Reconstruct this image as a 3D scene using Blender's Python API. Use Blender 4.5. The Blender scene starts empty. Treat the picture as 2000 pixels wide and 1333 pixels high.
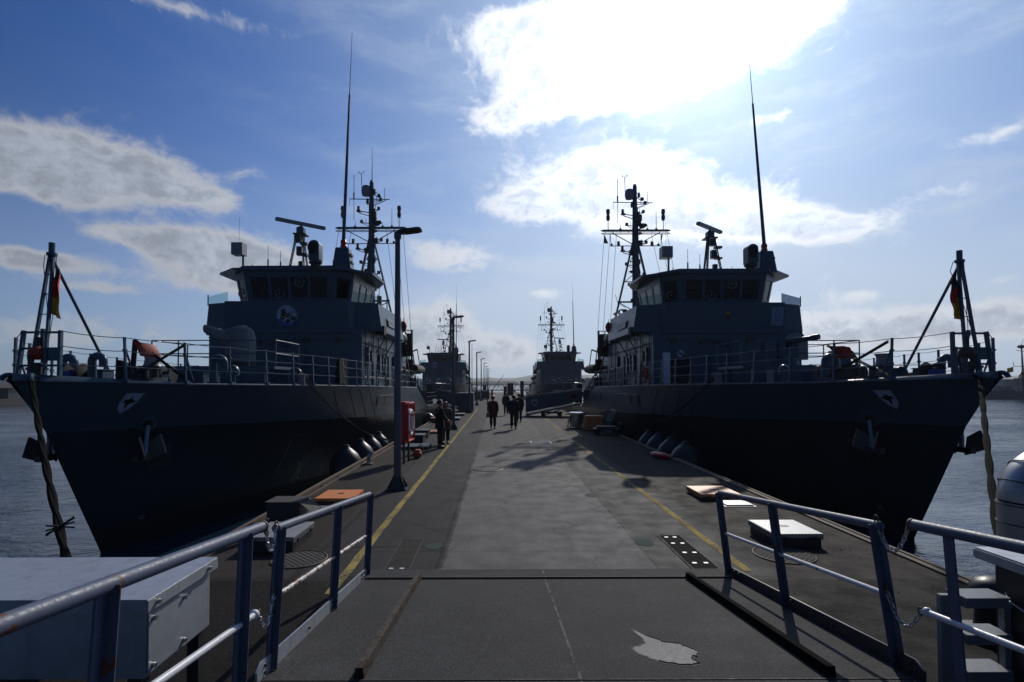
import bpy, bmesh, math, random
from mathutils import Vector, Matrix
from math import radians as R, pi, sin, cos, tan, atan2, asin, exp
random.seed(7)
sc = bpy.context.scene
C = sc.collection

# ------------------------------------------------------------------ camera, light, exposure
CAM_H = 2.4
SUN_AZ, SUN_EL = 20.5, 32.0            # degrees, azimuth measured from +Y towards +X
cd = bpy.data.cameras.new('camera'); cam = bpy.data.objects.new('camera', cd); C.objects.link(cam)
cd.sensor_fit = 'HORIZONTAL'; cd.sensor_width = 36.0; cd.lens = 18.9
cd.clip_start = 0.05; cd.clip_end = 20000
_yaw, _pit, _rol = 0.0, R(1.3), R(0.19)
_F = Vector((sin(_yaw)*cos(_pit), cos(_yaw)*cos(_pit), sin(_pit)))
_r = Vector((cos(_yaw), -sin(_yaw), 0)); _u = _r.cross(_F)
_r2 = _r*cos(_rol) - _u*sin(_rol); _u2 = _u*cos(_rol) + _r*sin(_rol)
cam.matrix_world = Matrix(((_r2.x, _u2.x, -_F.x, 0), (_r2.y, _u2.y, -_F.y, 0), (_r2.z, _u2.z, -_F.z, CAM_H), (0, 0, 0, 1)))
sc.camera = cam
cd.shift_x = 28/2000; cd.shift_y = 59.7/2000
def sky_dir(u, v):                      # direction of a point of the sky, (azimuth, elevation)
    d = _r2*((u-972)/1050) - _u2*((v-726.2)/1050) + _F
    d.normalize()
    return atan2(d.x, d.y), asin(d.z)

sc.view_settings.view_transform = 'Standard'; sc.view_settings.look = 'None'
sc.view_settings.exposure = 0.0; sc.view_settings.gamma = 1.0
sc.view_settings.use_curve_mapping = False
sc.cycles.use_denoising = True
sc.cycles.max_bounces = 8; sc.cycles.transparent_max_bounces = 24
sc.cycles.sample_clamp_indirect = 6.0

sd = bpy.data.lights.new('sun', 'SUN'); so = bpy.data.objects.new('sun', sd); C.objects.link(so)
sd.energy = 2.5; sd.angle = R(0.5); sd.color = (1.0, 0.94, 0.85)
so.rotation_euler = (R(90-SUN_EL), 0, R(180-SUN_AZ))

# ------------------------------------------------------------------ node helpers
class E:
    def __init__(s, sock, t): s.s = sock; s.t = t
    def __add__(a, b): return ma(a.t, 'ADD', a, b)
    __radd__ = __add__
    def __mul__(a, b): return ma(a.t, 'MULTIPLY', a, b)
    __rmul__ = __mul__
    def __sub__(a, b): return ma(a.t, 'SUBTRACT', a, b)
    def __rsub__(a, b): return ma(a.t, 'SUBTRACT', b, a)
    def __truediv__(a, b): return ma(a.t, 'DIVIDE', a, b)
def put(t, inp, a):
    if isinstance(a, E): t.links.new(a.s, inp)
    elif isinstance(a, (tuple, list)) and len(a) == 3 and inp.type == 'RGBA': inp.default_value = (*a, 1)
    else: inp.default_value = a
def ma(t, op, *args, clamp=False):
    n = t.nodes.new('ShaderNodeMath'); n.operation = op; n.use_clamp = clamp
    for i, a in enumerate(args): put(t, n.inputs[i], a)
    return E(n.outputs[0], t)
def sstep(t, x, a, b, lo=0.0, hi=1.0):
    n = t.nodes.new('ShaderNodeMapRange'); n.interpolation_type = 'SMOOTHSTEP'; n.clamp = True
    for i, q in enumerate((x, a, b, lo, hi)): put(t, n.inputs[i], q)
    return E(n.outputs[0], t)
def noise(t, vec, scale, detail=4, rough=.55, dist=0.0, col=False):
    n = t.nodes.new('ShaderNodeTexNoise'); n.inputs['Scale'].default_value = scale
    n.inputs['Detail'].default_value = detail; n.inputs['Roughness'].default_value = rough
    n.inputs['Distortion'].default_value = dist
    if vec is not None: t.links.new(vec.s, n.inputs['Vector'])
    return E(n.outputs[1 if col else 0], t)
def mixc(t, f, a, b, mode='MIX'):
    n = t.nodes.new('ShaderNodeMix'); n.data_type = 'RGBA'; n.blend_type = mode
    put(t, n.inputs[0], f); put(t, n.inputs[6], a); put(t, n.inputs[7], b)
    return E(n.outputs[2], t)
def vscale(t, vec, s, off=(0, 0, 0)):
    n = t.nodes.new('ShaderNodeMapping'); t.links.new(vec.s, n.inputs[0])
    n.inputs['Scale'].default_value = s; n.inputs['Location'].default_value = off
    return E(n.outputs[0], t)
def sep(t, vec):
    n = t.nodes.new('ShaderNodeSeparateXYZ'); t.links.new(vec.s, n.inputs[0])
    return [E(o, t) for o in n.outputs]
def comb(t, x, y, z):
    n = t.nodes.new('ShaderNodeCombineXYZ')
    for i, a in enumerate((x, y, z)): put(t, n.inputs[i], a)
    return E(n.outputs[0], t)
def voro(t, vec, scale, feat='F1'):
    n = t.nodes.new('ShaderNodeTexVoronoi'); n.feature = feat; n.inputs['Scale'].default_value = scale
    t.links.new(vec.s, n.inputs['Vector']); return E(n.outputs[0], t)
def new_mat(name):
    m = bpy.data.materials.new(name); m.use_nodes = True; t = m.node_tree
    b = t.nodes['Principled BSDF']; tc = t.nodes.new('ShaderNodeTexCoord')
    return m, t, b, E(tc.outputs['Object'], t)
def bump(t, b, h, strength, dist=.01):
    n = t.nodes.new('ShaderNodeBump'); n.inputs['Strength'].default_value = strength; n.inputs['Distance'].default_value = dist
    t.links.new(h.s, n.inputs['Height']); t.links.new(n.outputs[0], b.inputs['Normal'])
def mat(name, col, rough=.5, metal=0.0, var=.25, scale=3.0, bmp=0.0, bscale=60.0, streak=0.0, rust=0.0,
        rustcol=(.13, .045, .018), dirt=None, spec=.5, coat=0.0, rscale=9.0):
    m, t, b, co = new_mat(name)
    n1 = noise(t, co, scale, 6, .6)
    c = mixc(t, n1, tuple(x*(1-var) for x in col), tuple(min(1, x*(1+var)) for x in col))
    n2 = noise(t, co, scale*9, 3, .6)
    c = mixc(t, sstep(t, n2, .35, .75, 0, var*.6), c, tuple(x*.55 for x in col))
    if streak:
        ns = noise(t, vscale(t, co, (5, 5, .35)), 1.6, 5, .65)
        c = mixc(t, sstep(t, ns, .5, .72, 0, streak), c, dirt or tuple(x*.45 for x in col))
    if rust:
        nr = noise(t, co, rscale, 6, .7)
        f = sstep(t, nr, .66-.36*rust, .70-.36*rust)
        c = mixc(t, f, c, rustcol)
    t.links.new(c.s, b.inputs['Base Color'])
    put(t, b.inputs['Roughness'], sstep(t, n2, .2, .8, max(.05, rough-.1), min(1, rough+.12)))
    b.inputs['Metallic'].default_value = metal
    b.inputs['Specular IOR Level'].default_value = spec
    b.inputs['Coat Weight'].default_value = coat
    if bmp: bump(t, b, noise(t, co, bscale, 4, .6), bmp)
    return m

# ------------------------------------------------------------------ world: sky texture with clouds by direction
w = bpy.data.worlds.new('World'); sc.world = w; w.use_nodes = True
def build_world():
    t = w.node_tree; bg = t.nodes['Background']
    sky = t.nodes.new('ShaderNodeTexSky'); sky.sky_type = 'NISHITA'; sky.sun_disc = False
    sky.sun_elevation = R(SUN_EL); sky.sun_rotation = R(SUN_AZ)
    sky.altitude = 0; sky.air_density = 1.0; sky.dust_density = 0.6; sky.ozone_density = 1.6
    tc = t.nodes.new('ShaderNodeTexCoord'); d = E(tc.outputs['Generated'], t)
    x, y, z = sep(t, d)
    az = ma(t, 'ARCTAN2', x, y); el = ma(t, 'ARCSINE', z)
    P = comb(t, az, el*1.3, 0.0)
    wv = noise(t, P, 4.5, 5, .6, col=True)
    wx, wy, wz = sep(t, wv)
    P2 = comb(t, az + (wx-.5)*.14, (el + (wy-.5)*.10)*1.3, 0.0)
    fb = noise(t, P2, 6.5, 9, .60)                 # cumulus lumps
    fb2 = noise(t, P2, 15.0, 8, .62); fb3 = noise(t, P2, 44.0, 6, .62)
    # cloud banks: (u, v, ru, rv, amount) read off the sky of the photograph, kept as directions
    banks = [(1210, 70, 270, 95, 1.0), (985, 62, 75, 42, .75), (1075, 185, 110, 58, .85), (970, 238, 60, 36, .6), (1310, 150, 130, 62, .7),
             (1500, 35, 170, 55, .6), (1185, 345, 190, 62, .95), (1050, 402, 120, 30, .75), (1330, 420, 200, 52, .9), (1490, 440, 120, 34, .7), (1640, 446, 120, 28, .85),
             (50, 308, 155, 58, 1.05), (240, 335, 180, 56, 1.05), (400, 388, 75, 22, .65), (90, 375, 130, 24, .5),
             (395, 488, 130, 42, 1.35), (510, 530, 110, 34, 1.05), (215, 455, 70, 18, .6), (300, 545, 220, 26, .35),
             (60, 505, 120, 20, .78), (190, 562, 100, 13, .50), (870, 500, 90, 36, .72), (965, 690, 120, 38, .85), (850, 640, 90, 50, .8), (1070, 574, 60, 13, .42),
             (1700, 645, 330, 44, .85), (1950, 620, 120, 40, .5), (1690, 575, 60, 14, .48), (1850, 375, 90, 24, .46), (1510, 230, 50, 18, .44), (1960, 545, 60, 14, .42), (1930, 265, 110, 18, .28),
             (330, 8, 260, 24, .42), (120, 650, 260, 46, .42), (1400, 600, 240, 40, .34), (640, 600, 160, 40, .3), (560, 350, 70, 20, .14)]
    tot = None
    for u, v, ru, rv, a in banks:
        a0, e0 = sky_dir(u, v); a1, _ = sky_dir(u+ru, v); _, e1 = sky_dir(u, v-rv)
        sa, se = abs(a1-a0), abs(e1-e0)
        qa = (az-a0)*(1/sa); qe = (el-e0)*(1/se)
        g = ma(t, 'EXPONENT', (qa*qa + qe*qe)*-1.0)*a
        tot = g if tot is None else tot + g
    tot = ma(t, 'MINIMUM', tot, 1.1)
    far = noise(t, vscale(t, P2, (1, 2.2, 1)), 2.3, 5, .55)        # scattered cloud elsewhere
    dens = tot*1.12 + (fb-.5)*.95 + (fb2-.5)*.85 + (fb3-.5)*.60 + sstep(t, far, .55, .8)*.12
    cov = sstep(t, dens, .20, .78)
    core = sstep(t, dens, .45, 1.05)
    # angle to the sun
    sdir = Vector((sin(R(SUN_AZ))*cos(R(SUN_EL)), cos(R(SUN_AZ))*cos(R(SUN_EL)), sin(R(SUN_EL))))
    cs = x*sdir.x + y*sdir.y + z*sdir.z
    ang = ma(t, 'ARCCOSINE', ma(t, 'MINIMUM', cs, .99999))
    near = ma(t, 'EXPONENT', ang*-3.6)              # forward scattering in cloud
    glow = ma(t, 'EXPONENT', ang*-5.2); wide = ma(t, 'EXPONENT', ang*ang*-4.2)
    # thin veil of high cloud and low haze
    wisp = noise(t, vscale(t, P2, (1.0, 3.0, 1.0), (3, 1, 0)), 3.4, 7, .62)
    veil = sstep(t, wisp, .42, .78)*.34*sstep(t, ang, .25, .95, 1.0, .05) + ma(t, 'EXPONENT', el*el*-15.0)*.95*sstep(t, ang, .45, 1.5, 1.0, .22)
    veil = ma(t, 'MINIMUM', veil + wide*.72, .93)
    skyc = E(sky.outputs[0], t)
    fall = sstep(t, ang, .5, 1.7, 1.0, .32)
    deep = mixc(t, 1.0, mixc(t, 1.0, skyc, comb(t, fall, fall, fall), 'MULTIPLY'), (SKY_TINT[0], SKY_TINT[1], SKY_TINT[2]), 'MULTIPLY')
    br = near*CL_NEAR + CL_BASE
    vb = glow*VEIL_GLOW + VEIL_BASE
    vcol = mixc(t, 1.0, comb(t, vb, vb, vb), (.77, .91, 1.10), 'MULTIPLY')
    c1 = mixc(t, veil, deep, vcol)
    shade = 1.0 - core*.34*sstep(t, fb2*.6+fb3*.4, .38, .62)
    cb = br*shade
    ccol = mixc(t, 1.0, comb(t, cb, cb, cb), mixc(t, core, (.98, 1.0, 1.04), (.86, .95, 1.12)), 'MULTIPLY')
    c2 = mixc(t, cov*.93, c1, ccol)
    t.links.new(c2.s, bg.inputs[0]); bg.inputs[1].default_value = 0.1
SKY_TINT = (.10, .37, .82); CL_NEAR = 27.0; CL_BASE = 3.9; VEIL_GLOW = 13.0; VEIL_BASE = 6.0
build_world()

# ------------------------------------------------------------------ mesh helpers
def V(*a): return Vector(a)
def frame(d):
    d = Vector(d).normalized(); a = Vector((0, 0, 1)) if abs(d.z) < .95 else Vector((1, 0, 0))
    x = a.cross(d).normalized(); return x, d.cross(x).normalized(), d
class MB:
    def __init__(s): s.v = []; s.f = []; s.m = []; s.cur = 0
    def use(s, i): s.cur = i; return s
    def face(s, idx): s.f.append(tuple(idx)); s.m.append(s.cur)
    def poly(s, pts): n = len(s.v); s.v += [tuple(p) for p in pts]; s.face(range(n, n+len(pts))); return s
    def box(s, c, size, rz=0.0, M=None, taper=1.0):
        hx, hy, hz = [q/2 for q in size]; n = len(s.v); cr, sr = cos(rz), sin(rz)
        for dz in (-1, 1):
            k = taper if dz > 0 else 1.0
            for dx, dy in ((-1, -1), (1, -1), (1, 1), (-1, 1)):
                px, py, pz = dx*hx*k, dy*hy*k, dz*hz
                p = Vector((px*cr-py*sr, px*sr+py*cr, pz))
                if M: p = M @ p
                s.v.append((p.x+c[0], p.y+c[1], p.z+c[2]))
        for q in ((0, 3, 2, 1), (4, 5, 6, 7), (0, 1, 5, 4), (1, 2, 6, 5), (2, 3, 7, 6), (3, 0, 4, 7)): s.face([n+i for i in q])
        return s
    def bar(s, p0, p1, a, b=None, roll=None):
        b = b or a; p0, p1 = Vector(p0), Vector(p1); x, y, d = frame(p1-p0)
        if roll is not None:
            x = Vector(roll) - d*Vector(roll).dot(d); x.normalize(); y = d.cross(x)
        n = len(s.v)
        for p in (p0, p1):
            for i, j in ((-1, -1), (1, -1), (1, 1), (-1, 1)): s.v.append(tuple(p + x*(i*a/2) + y*(j*b/2)))
        for q in ((0, 3, 2, 1), (4, 5, 6, 7), (0, 1, 5, 4), (1, 2, 6, 5), (2, 3, 7, 6), (3, 0, 4, 7)): s.face([n+i for i in q])
        return s
    def tube(s, pts, r, n=8, closed=False, sx=1.0):
        pts = [Vector(p) for p in pts]; k = len(pts); rs = r if isinstance(r, (list, tuple)) else [r]*k
        px = None; st = len(s.v)
        for i, p in enumerate(pts):
            if closed: d = pts[(i+1) % k]-pts[i-1]
            else: d = pts[min(i+1, k-1)]-pts[max(i-1, 0)]
            if d.length < 1e-9: d = Vector((0, 0, 1))
            d.normalize()
            if px is None: x, y, _ = frame(d)
            else:
                x = px - d*px.dot(d)
                if x.length < 1e-6: x = frame(d)[0]
                x.normalize(); y = d.cross(x)
            px = x
            for j in range(n):
                a = 2*pi*j/n; s.v.append(tuple(p + x*(rs[i]*cos(a)*sx) + y*(rs[i]*sin(a))))
        for i in range(k if closed else k-1):
            i2 = (i+1) % k
            for j in range(n):
                j2 = (j+1) % n; s.face((st+i*n+j, st+i*n+j2, st+i2*n+j2, st+i2*n+j))
        if not closed:
            s.face([st+j for j in range(n)][::-1]); s.face([st+(k-1)*n+j for j in range(n)])
        return s
    def cyl(s, p0, p1, r0, r1=None, n=12): return s.tube([p0, p1], [r0, r0 if r1 is None else r1], n)
    def lathe(s, prof, n=20, M=None, c=(0, 0, 0)):
        st = len(s.v); k = len(prof)
        for r, z in prof:
            for j in range(n):
                a = 2*pi*j/n; p = Vector((max(r, 1e-4)*cos(a), max(r, 1e-4)*sin(a), z))
                if M: p = M @ p
                s.v.append((p.x+c[0], p.y+c[1], p.z+c[2]))
        for i in range(k-1):
            for j in range(n):
                j2 = (j+1) % n; s.face((st+i*n+j, st+i*n+j2, st+(i+1)*n+j2, st+(i+1)*n+j))
        s.face([st+j for j in range(n)][::-1]); s.face([st+(k-1)*n+j for j in range(n)])
        return s
    def ball(s, c, r, n=12, sc_=(1, 1, 1)):
        prof = [(sin(pi*i/8), -cos(pi*i/8)) for i in range(9)]
        return s.lathe(prof, n, Matrix.Diagonal((r*sc_[0], r*sc_[1], r*sc_[2])), c)
    def prism(s, poly, z0, z1, f=None):                # plan polygon raised between two heights; f maps (x, y, z)
        f = f or (lambda x, y, z: (x, y, z)); n = len(s.v); k = len(poly)
        s.v += [tuple(f(x, y, z0)) for x, y in poly] + [tuple(f(x, y, z1)) for x, y in poly]
        s.face([n+i for i in range(k)][::-1]); s.face([n+k+i for i in range(k)])
        for i in range(k): s.face((n+i, n+(i+1) % k, n+k+(i+1) % k, n+k+i))
        return s
    def loft(s, rings, cap=True):
        st = len(s.v); k = len(rings[0])
        for r in rings: s.v += [tuple(p) for p in r]
        for i in range(len(rings)-1):
            for j in range(k):
                j2 = (j+1) % k; s.face((st+i*k+j, st+i*k+j2, st+(i+1)*k+j2, st+(i+1)*k+j))
        if cap:
            s.face([st+j for j in range(k)][::-1]); s.face([st+(len(rings)-1)*k+j for j in range(k)])
        return s
    def grid(s, rows):
        st = len(s.v); k = len(rows[0])
        for r in rows: s.v += [tuple(p) for p in r]
        for i in range(len(rows)-1):
            for j in range(k-1): s.face((st+i*k+j, st+i*k+j+1, st+(i+1)*k+j+1, st+(i+1)*k+j))
        return s
    def build(s, name, mats, parent=None, ang=35, bev=0.0, fix=True):
        me = bpy.data.meshes.new(name); me.from_pydata(s.v, [], s.f)
        mats = mats if isinstance(mats, (list, tuple)) else [mats]
        for m in mats: me.materials.append(m)
        if len(mats) > 1: me.polygons.foreach_set('material_index', s.m)
        if fix:
            bm = bmesh.new(); bm.from_mesh(me); bmesh.ops.recalc_face_normals(bm, faces=bm.faces)
            if bev:
                es = [e for e in bm.edges if len(e.link_faces) == 2 and e.calc_face_angle(0) > .6]
                bmesh.ops.bevel(bm, geom=es, offset=bev, segments=2, affect='EDGES', clamp_overlap=True)
            bm.to_mesh(me); bm.free()
        me.polygons.foreach_set('use_smooth', [True]*len(me.polygons)); me.set_sharp_from_angle(angle=R(ang)); me.update()
        o = bpy.data.objects.new(name, me); C.objects.link(o)
        if parent: o.parent = parent
        return o
def tag(o, label, cat, group=None):
    o['label'] = label; o['category'] = cat
    if group: o['group'] = group
    return o
def thing(name, label, cat, loc=(0, 0, 0), rz=0.0, group=None):
    o = bpy.data.objects.new(name, None); C.objects.link(o); o.location = loc; o.rotation_euler = (0, 0, rz); o.empty_display_size = .2
    return tag(o, label, cat, group)
def struct(o, kind='structure'): o['kind'] = kind; return o
def copy_tree(o, parent=None):
    c = o.copy(); C.objects.link(c)
    if parent: c.parent = parent
    for ch in list(o.children): copy_tree(ch, c)
    return c
def interp(tab, x):
    if x <= tab[0][0]: return tab[0][1]
    for (a, b), (c, d) in zip(tab, tab[1:]):
        if x <= c: return b + (d-b)*(x-a)/(c-a)
    return tab[-1][1]
def cat(p0, p1, sag, n=16):                        # hanging line
    p0, p1 = Vector(p0), Vector(p1)
    return [p0.lerp(p1, i/n) - Vector((0, 0, sag*4*(i/n)*(1-i/n))) for i in range(n+1)]
# ------------------------------------------------------------------ materials
WATER_Z = -1.65
M_PAINT = mat('ship_grey_paint', (.058, .102, .150), .34, var=.12, scale=.8, streak=.35, spec=.28, bmp=.04, bscale=3)
def mat_hull(name='hull_grey_paint', k=1.0):
    m, t, b, co = new_mat(name)
    x, y, z = sep(t, co); n1 = noise(t, co, .5, 6, .6); n2 = noise(t, co, 3.0, 6, .65)
    c = mixc(t, n1, (.042, .070, .096), (.062, .092, .120))
    ns = noise(t, vscale(t, co, (1, 3.2, .16)), 1.3, 6, .7)                       # run-off streaks
    c = mixc(t, sstep(t, ns, .50, .76, 0, .40), c, (.022, .028, .034))
    c = mixc(t, sstep(t, noise(t, vscale(t, co, (1, 4.0, .22), (3, 0, 0)), 1.6, 6, .75), .60, .74, 0, .22), c, (.060, .045, .034))
    if k < 1: c = mixc(t, 1.0, c, (k, k*.95, k*.85), 'MULTIPLY')  # k multiplies the grey down as painted shade for the lower plating
    t.links.new(c.s, b.inputs['Base Color'])
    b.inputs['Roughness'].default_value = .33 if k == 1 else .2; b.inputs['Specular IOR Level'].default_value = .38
    def seam(q, w_): return sstep(t, ma(t, 'ABSOLUTE', q), w_*.4, w_, 1, 0)
    py_ = ma(t, 'PINGPONG', y+.4, 1.3); pz_ = ma(t, 'PINGPONG', z+.15, .62)
    h = noise(t, vscale(t, co, (1, 1, .8)), 1.15, 2, .5)*1.0 + seam(py_, .03)*.10 + seam(pz_, .025)*.10
    bump(t, b, h, .30, .06); return m
M_HULL = mat_hull()
M_HULLOW = mat_hull('lower_hull_painted_shade', .42)  # same hull grey darkened: shade below the knuckle is painted into the colour
M_DARK = mat('dark_grey_paint', (.030, .033, .038), .45, var=.25)
M_BLACK = mat('black_rubber', (.018, .018, .02), .42, var=.3, bmp=.1)
M_MATTE = mat('matte_black', (.012, .012, .013), .8, var=.3)
M_LIGHT = mat('light_grey_paint', (.22, .235, .25), .4, var=.12)
M_WHITE = mat('white_paint', (.72, .72, .74), .4, var=.1)
M_STEEL = mat('bare_steel', (.42, .43, .45), .32, metal=.9, var=.2)
M_GALV = mat('galvanised_steel', (.46, .49, .53), .46, metal=.6, var=.26, scale=9, streak=.35, bmp=.04, bscale=25)
M_PIPE = mat('pipe_cladding', (.36, .365, .38), .46, metal=.85, var=.06, scale=2)
M_ORANGE = mat('orange_paint', (.72, .24, .07), .5, var=.2, scale=8)
M_RED = mat('red_plastic', (.50, .02, .025), .35, var=.15)
M_REDORANGE = mat('red_orange_fabric', (.36, .035, .018), .6, var=.2)
M_YELLOW = mat('yellow_paint', (.6, .42, .05), .5, var=.2)
M_BLUE = mat('blue_plastic', (.02, .04, .30), .4, var=.2)
M_GREEN = mat('green_lamp_glass', (.01, .22, .09), .2, var=.1)
M_REDGL = mat('red_lamp_glass', (.4, .01, .01), .2, var=.1)
M_CANVAS = mat('grey_canvas', (.20, .20, .20), .85, var=.3, scale=5, bmp=.3, bscale=18)
M_DECK = mat('deck_coating', (.06, .07, .075), .7, var=.3, scale=4, bmp=.2)
M_BLUEPAINT = mat('worn_blue_rail_paint', (.085, .105, .165), .55, var=.32, scale=6, rust=.17, rscale=7, bmp=.08, bscale=30)
M_WHITERAIL = mat('rusty_white_rail_paint', (.62, .60, .57), .45, var=.2, scale=10, rust=.42, rscale=13, bmp=.1, bscale=40)
M_WHITERAIL2 = mat('white_rail_paint', (.66, .67, .70), .4, var=.2, scale=10, rust=.06, rscale=13)
M_POLE = mat('lamp_post_paint', (.09, .10, .13), .4, metal=.3, var=.15, scale=5)
M_RUST = mat('rusty_steel', (.11, .07, .045), .7, var=.45, scale=12, bmp=.2)
M_WOOD = mat('weathered_timber', (.15, .11, .075), .8, var=.4, scale=9, bmp=.3)
M_SKIN = mat('skin', (.45, .26, .19), .5, var=.08)
M_HAIR = mat('brown_hair', (.10, .04, .02), .5, var=.3, scale=40)
M_HAIRD = mat('dark_hair', (.015, .012, .01), .5, var=.3, scale=40)
M_COATR = mat('red_brown_coat', (.10, .022, .014), .85, var=.25, scale=12)
M_NAVY = mat('navy_jacket', (.012, .018, .04), .8, var=.3, scale=12)
M_BLKCL = mat('black_cloth', (.012, .012, .014), .85, var=.3, scale=12)
M_COATB = mat('brown_coat', (.085, .055, .04), .85, var=.3, scale=12)
M_FBLACK = mat('flag_black', (.015, .015, .018), .8); M_FRED = mat('flag_red', (.55, .02, .02), .8); M_FGOLD = mat('flag_gold', (.75, .38, .02), .8)
def mat_rope(name, a, b, sc_=30):
    m, t, bs, co = new_mat(name)
    n = voro(t, vscale(t, co, (1, 1, .8)), sc_); f = sstep(t, n, .06, .17)
    t.links.new(mixc(t, f, b, a).s, bs.inputs['Base Color']); bs.inputs['Roughness'].default_value = .95; bs.inputs['Specular IOR Level'].default_value = .05
    bump(t, bs, n, .5, .006); return m
M_ROPE = mat_rope('flecked_mooring_rope', (.012, .0115, .010), (.075, .06, .03), 60)
M_ROPED = mat_rope('dark_rope', (.03, .03, .03), (.055, .05, .045), 40)
def mat_glass():
    m = bpy.data.materials.new('window_glass'); m.use_nodes = True; t = m.node_tree
    t.nodes.remove(t.nodes['Principled BSDF']); out = t.nodes['Material Output']
    tr = t.nodes.new('ShaderNodeBsdfTransparent'); tr.inputs[0].default_value = (.50, .66, .64, 1)
    gl = t.nodes.new('ShaderNodeBsdfGlossy'); gl.inputs['Roughness'].default_value = .03
    fr = t.nodes.new('ShaderNodeFresnel'); fr.inputs[0].default_value = 1.5
    co = t.nodes.new('ShaderNodeTexCoord'); n = noise(t, E(co.outputs['Object'], t), .9, 2); bp = t.nodes.new('ShaderNodeBump')
    bp.inputs['Strength'].default_value = .05; t.links.new(n.s, bp.inputs['Height']); t.links.new(bp.outputs[0], gl.inputs['Normal'])
    mx = t.nodes.new('ShaderNodeMixShader'); t.links.new(fr.outputs[0], mx.inputs[0])
    t.links.new(tr.outputs[0], mx.inputs[1]); t.links.new(gl.outputs[0], mx.inputs[2]); t.links.new(mx.outputs[0], out.inputs[0])
    return m
M_GLASS = mat_glass()
def mat_tread():                                   # studded tread plate
    m, t, b, co = new_mat('studded_tread_plate')
    x, y, z = sep(t, co)
    def wv(q, k): return ma(t, 'SINE', q*k)
    k = 62.0
    p = wv(x+y, k)*wv(x-y, k)
    f = sstep(t, p, .0, .6)
    n1 = noise(t, co, 6, 5)
    c = mixc(t, n1, (.30, .32, .34), (.48, .50, .52)); c = mixc(t, f, mixc(t, .5, c, (.1, .1, .11)), c)
    t.links.new(c.s, b.inputs['Base Color']); b.inputs['Metallic'].default_value = .5; b.inputs['Roughness'].default_value = .5
    bump(t, b, f, .7, .01); return m
M_TREAD = mat_tread()
def mat_mesh_cover():
    m, t, b, co = new_mat('cast_iron_cover')
    x, y, z = sep(t, co); k = 70.0
    f = ma(t, 'MAXIMUM', sstep(t, ma(t, 'SINE', (x+y)*k), .2, .7), sstep(t, ma(t, 'SINE', (x-y)*k), .2, .7))
    t.links.new(mixc(t, f, (.012, .012, .012), mixc(t, noise(t, co, 20), (.07, .065, .06), (.16, .15, .14))).s, b.inputs['Base Color'])
    b.inputs['Roughness'].default_value = .85; b.inputs['Specular IOR Level'].default_value = .1
    bump(t, b, f, 1.0, .01); return m
M_COVER = mat_mesh_cover()

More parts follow.
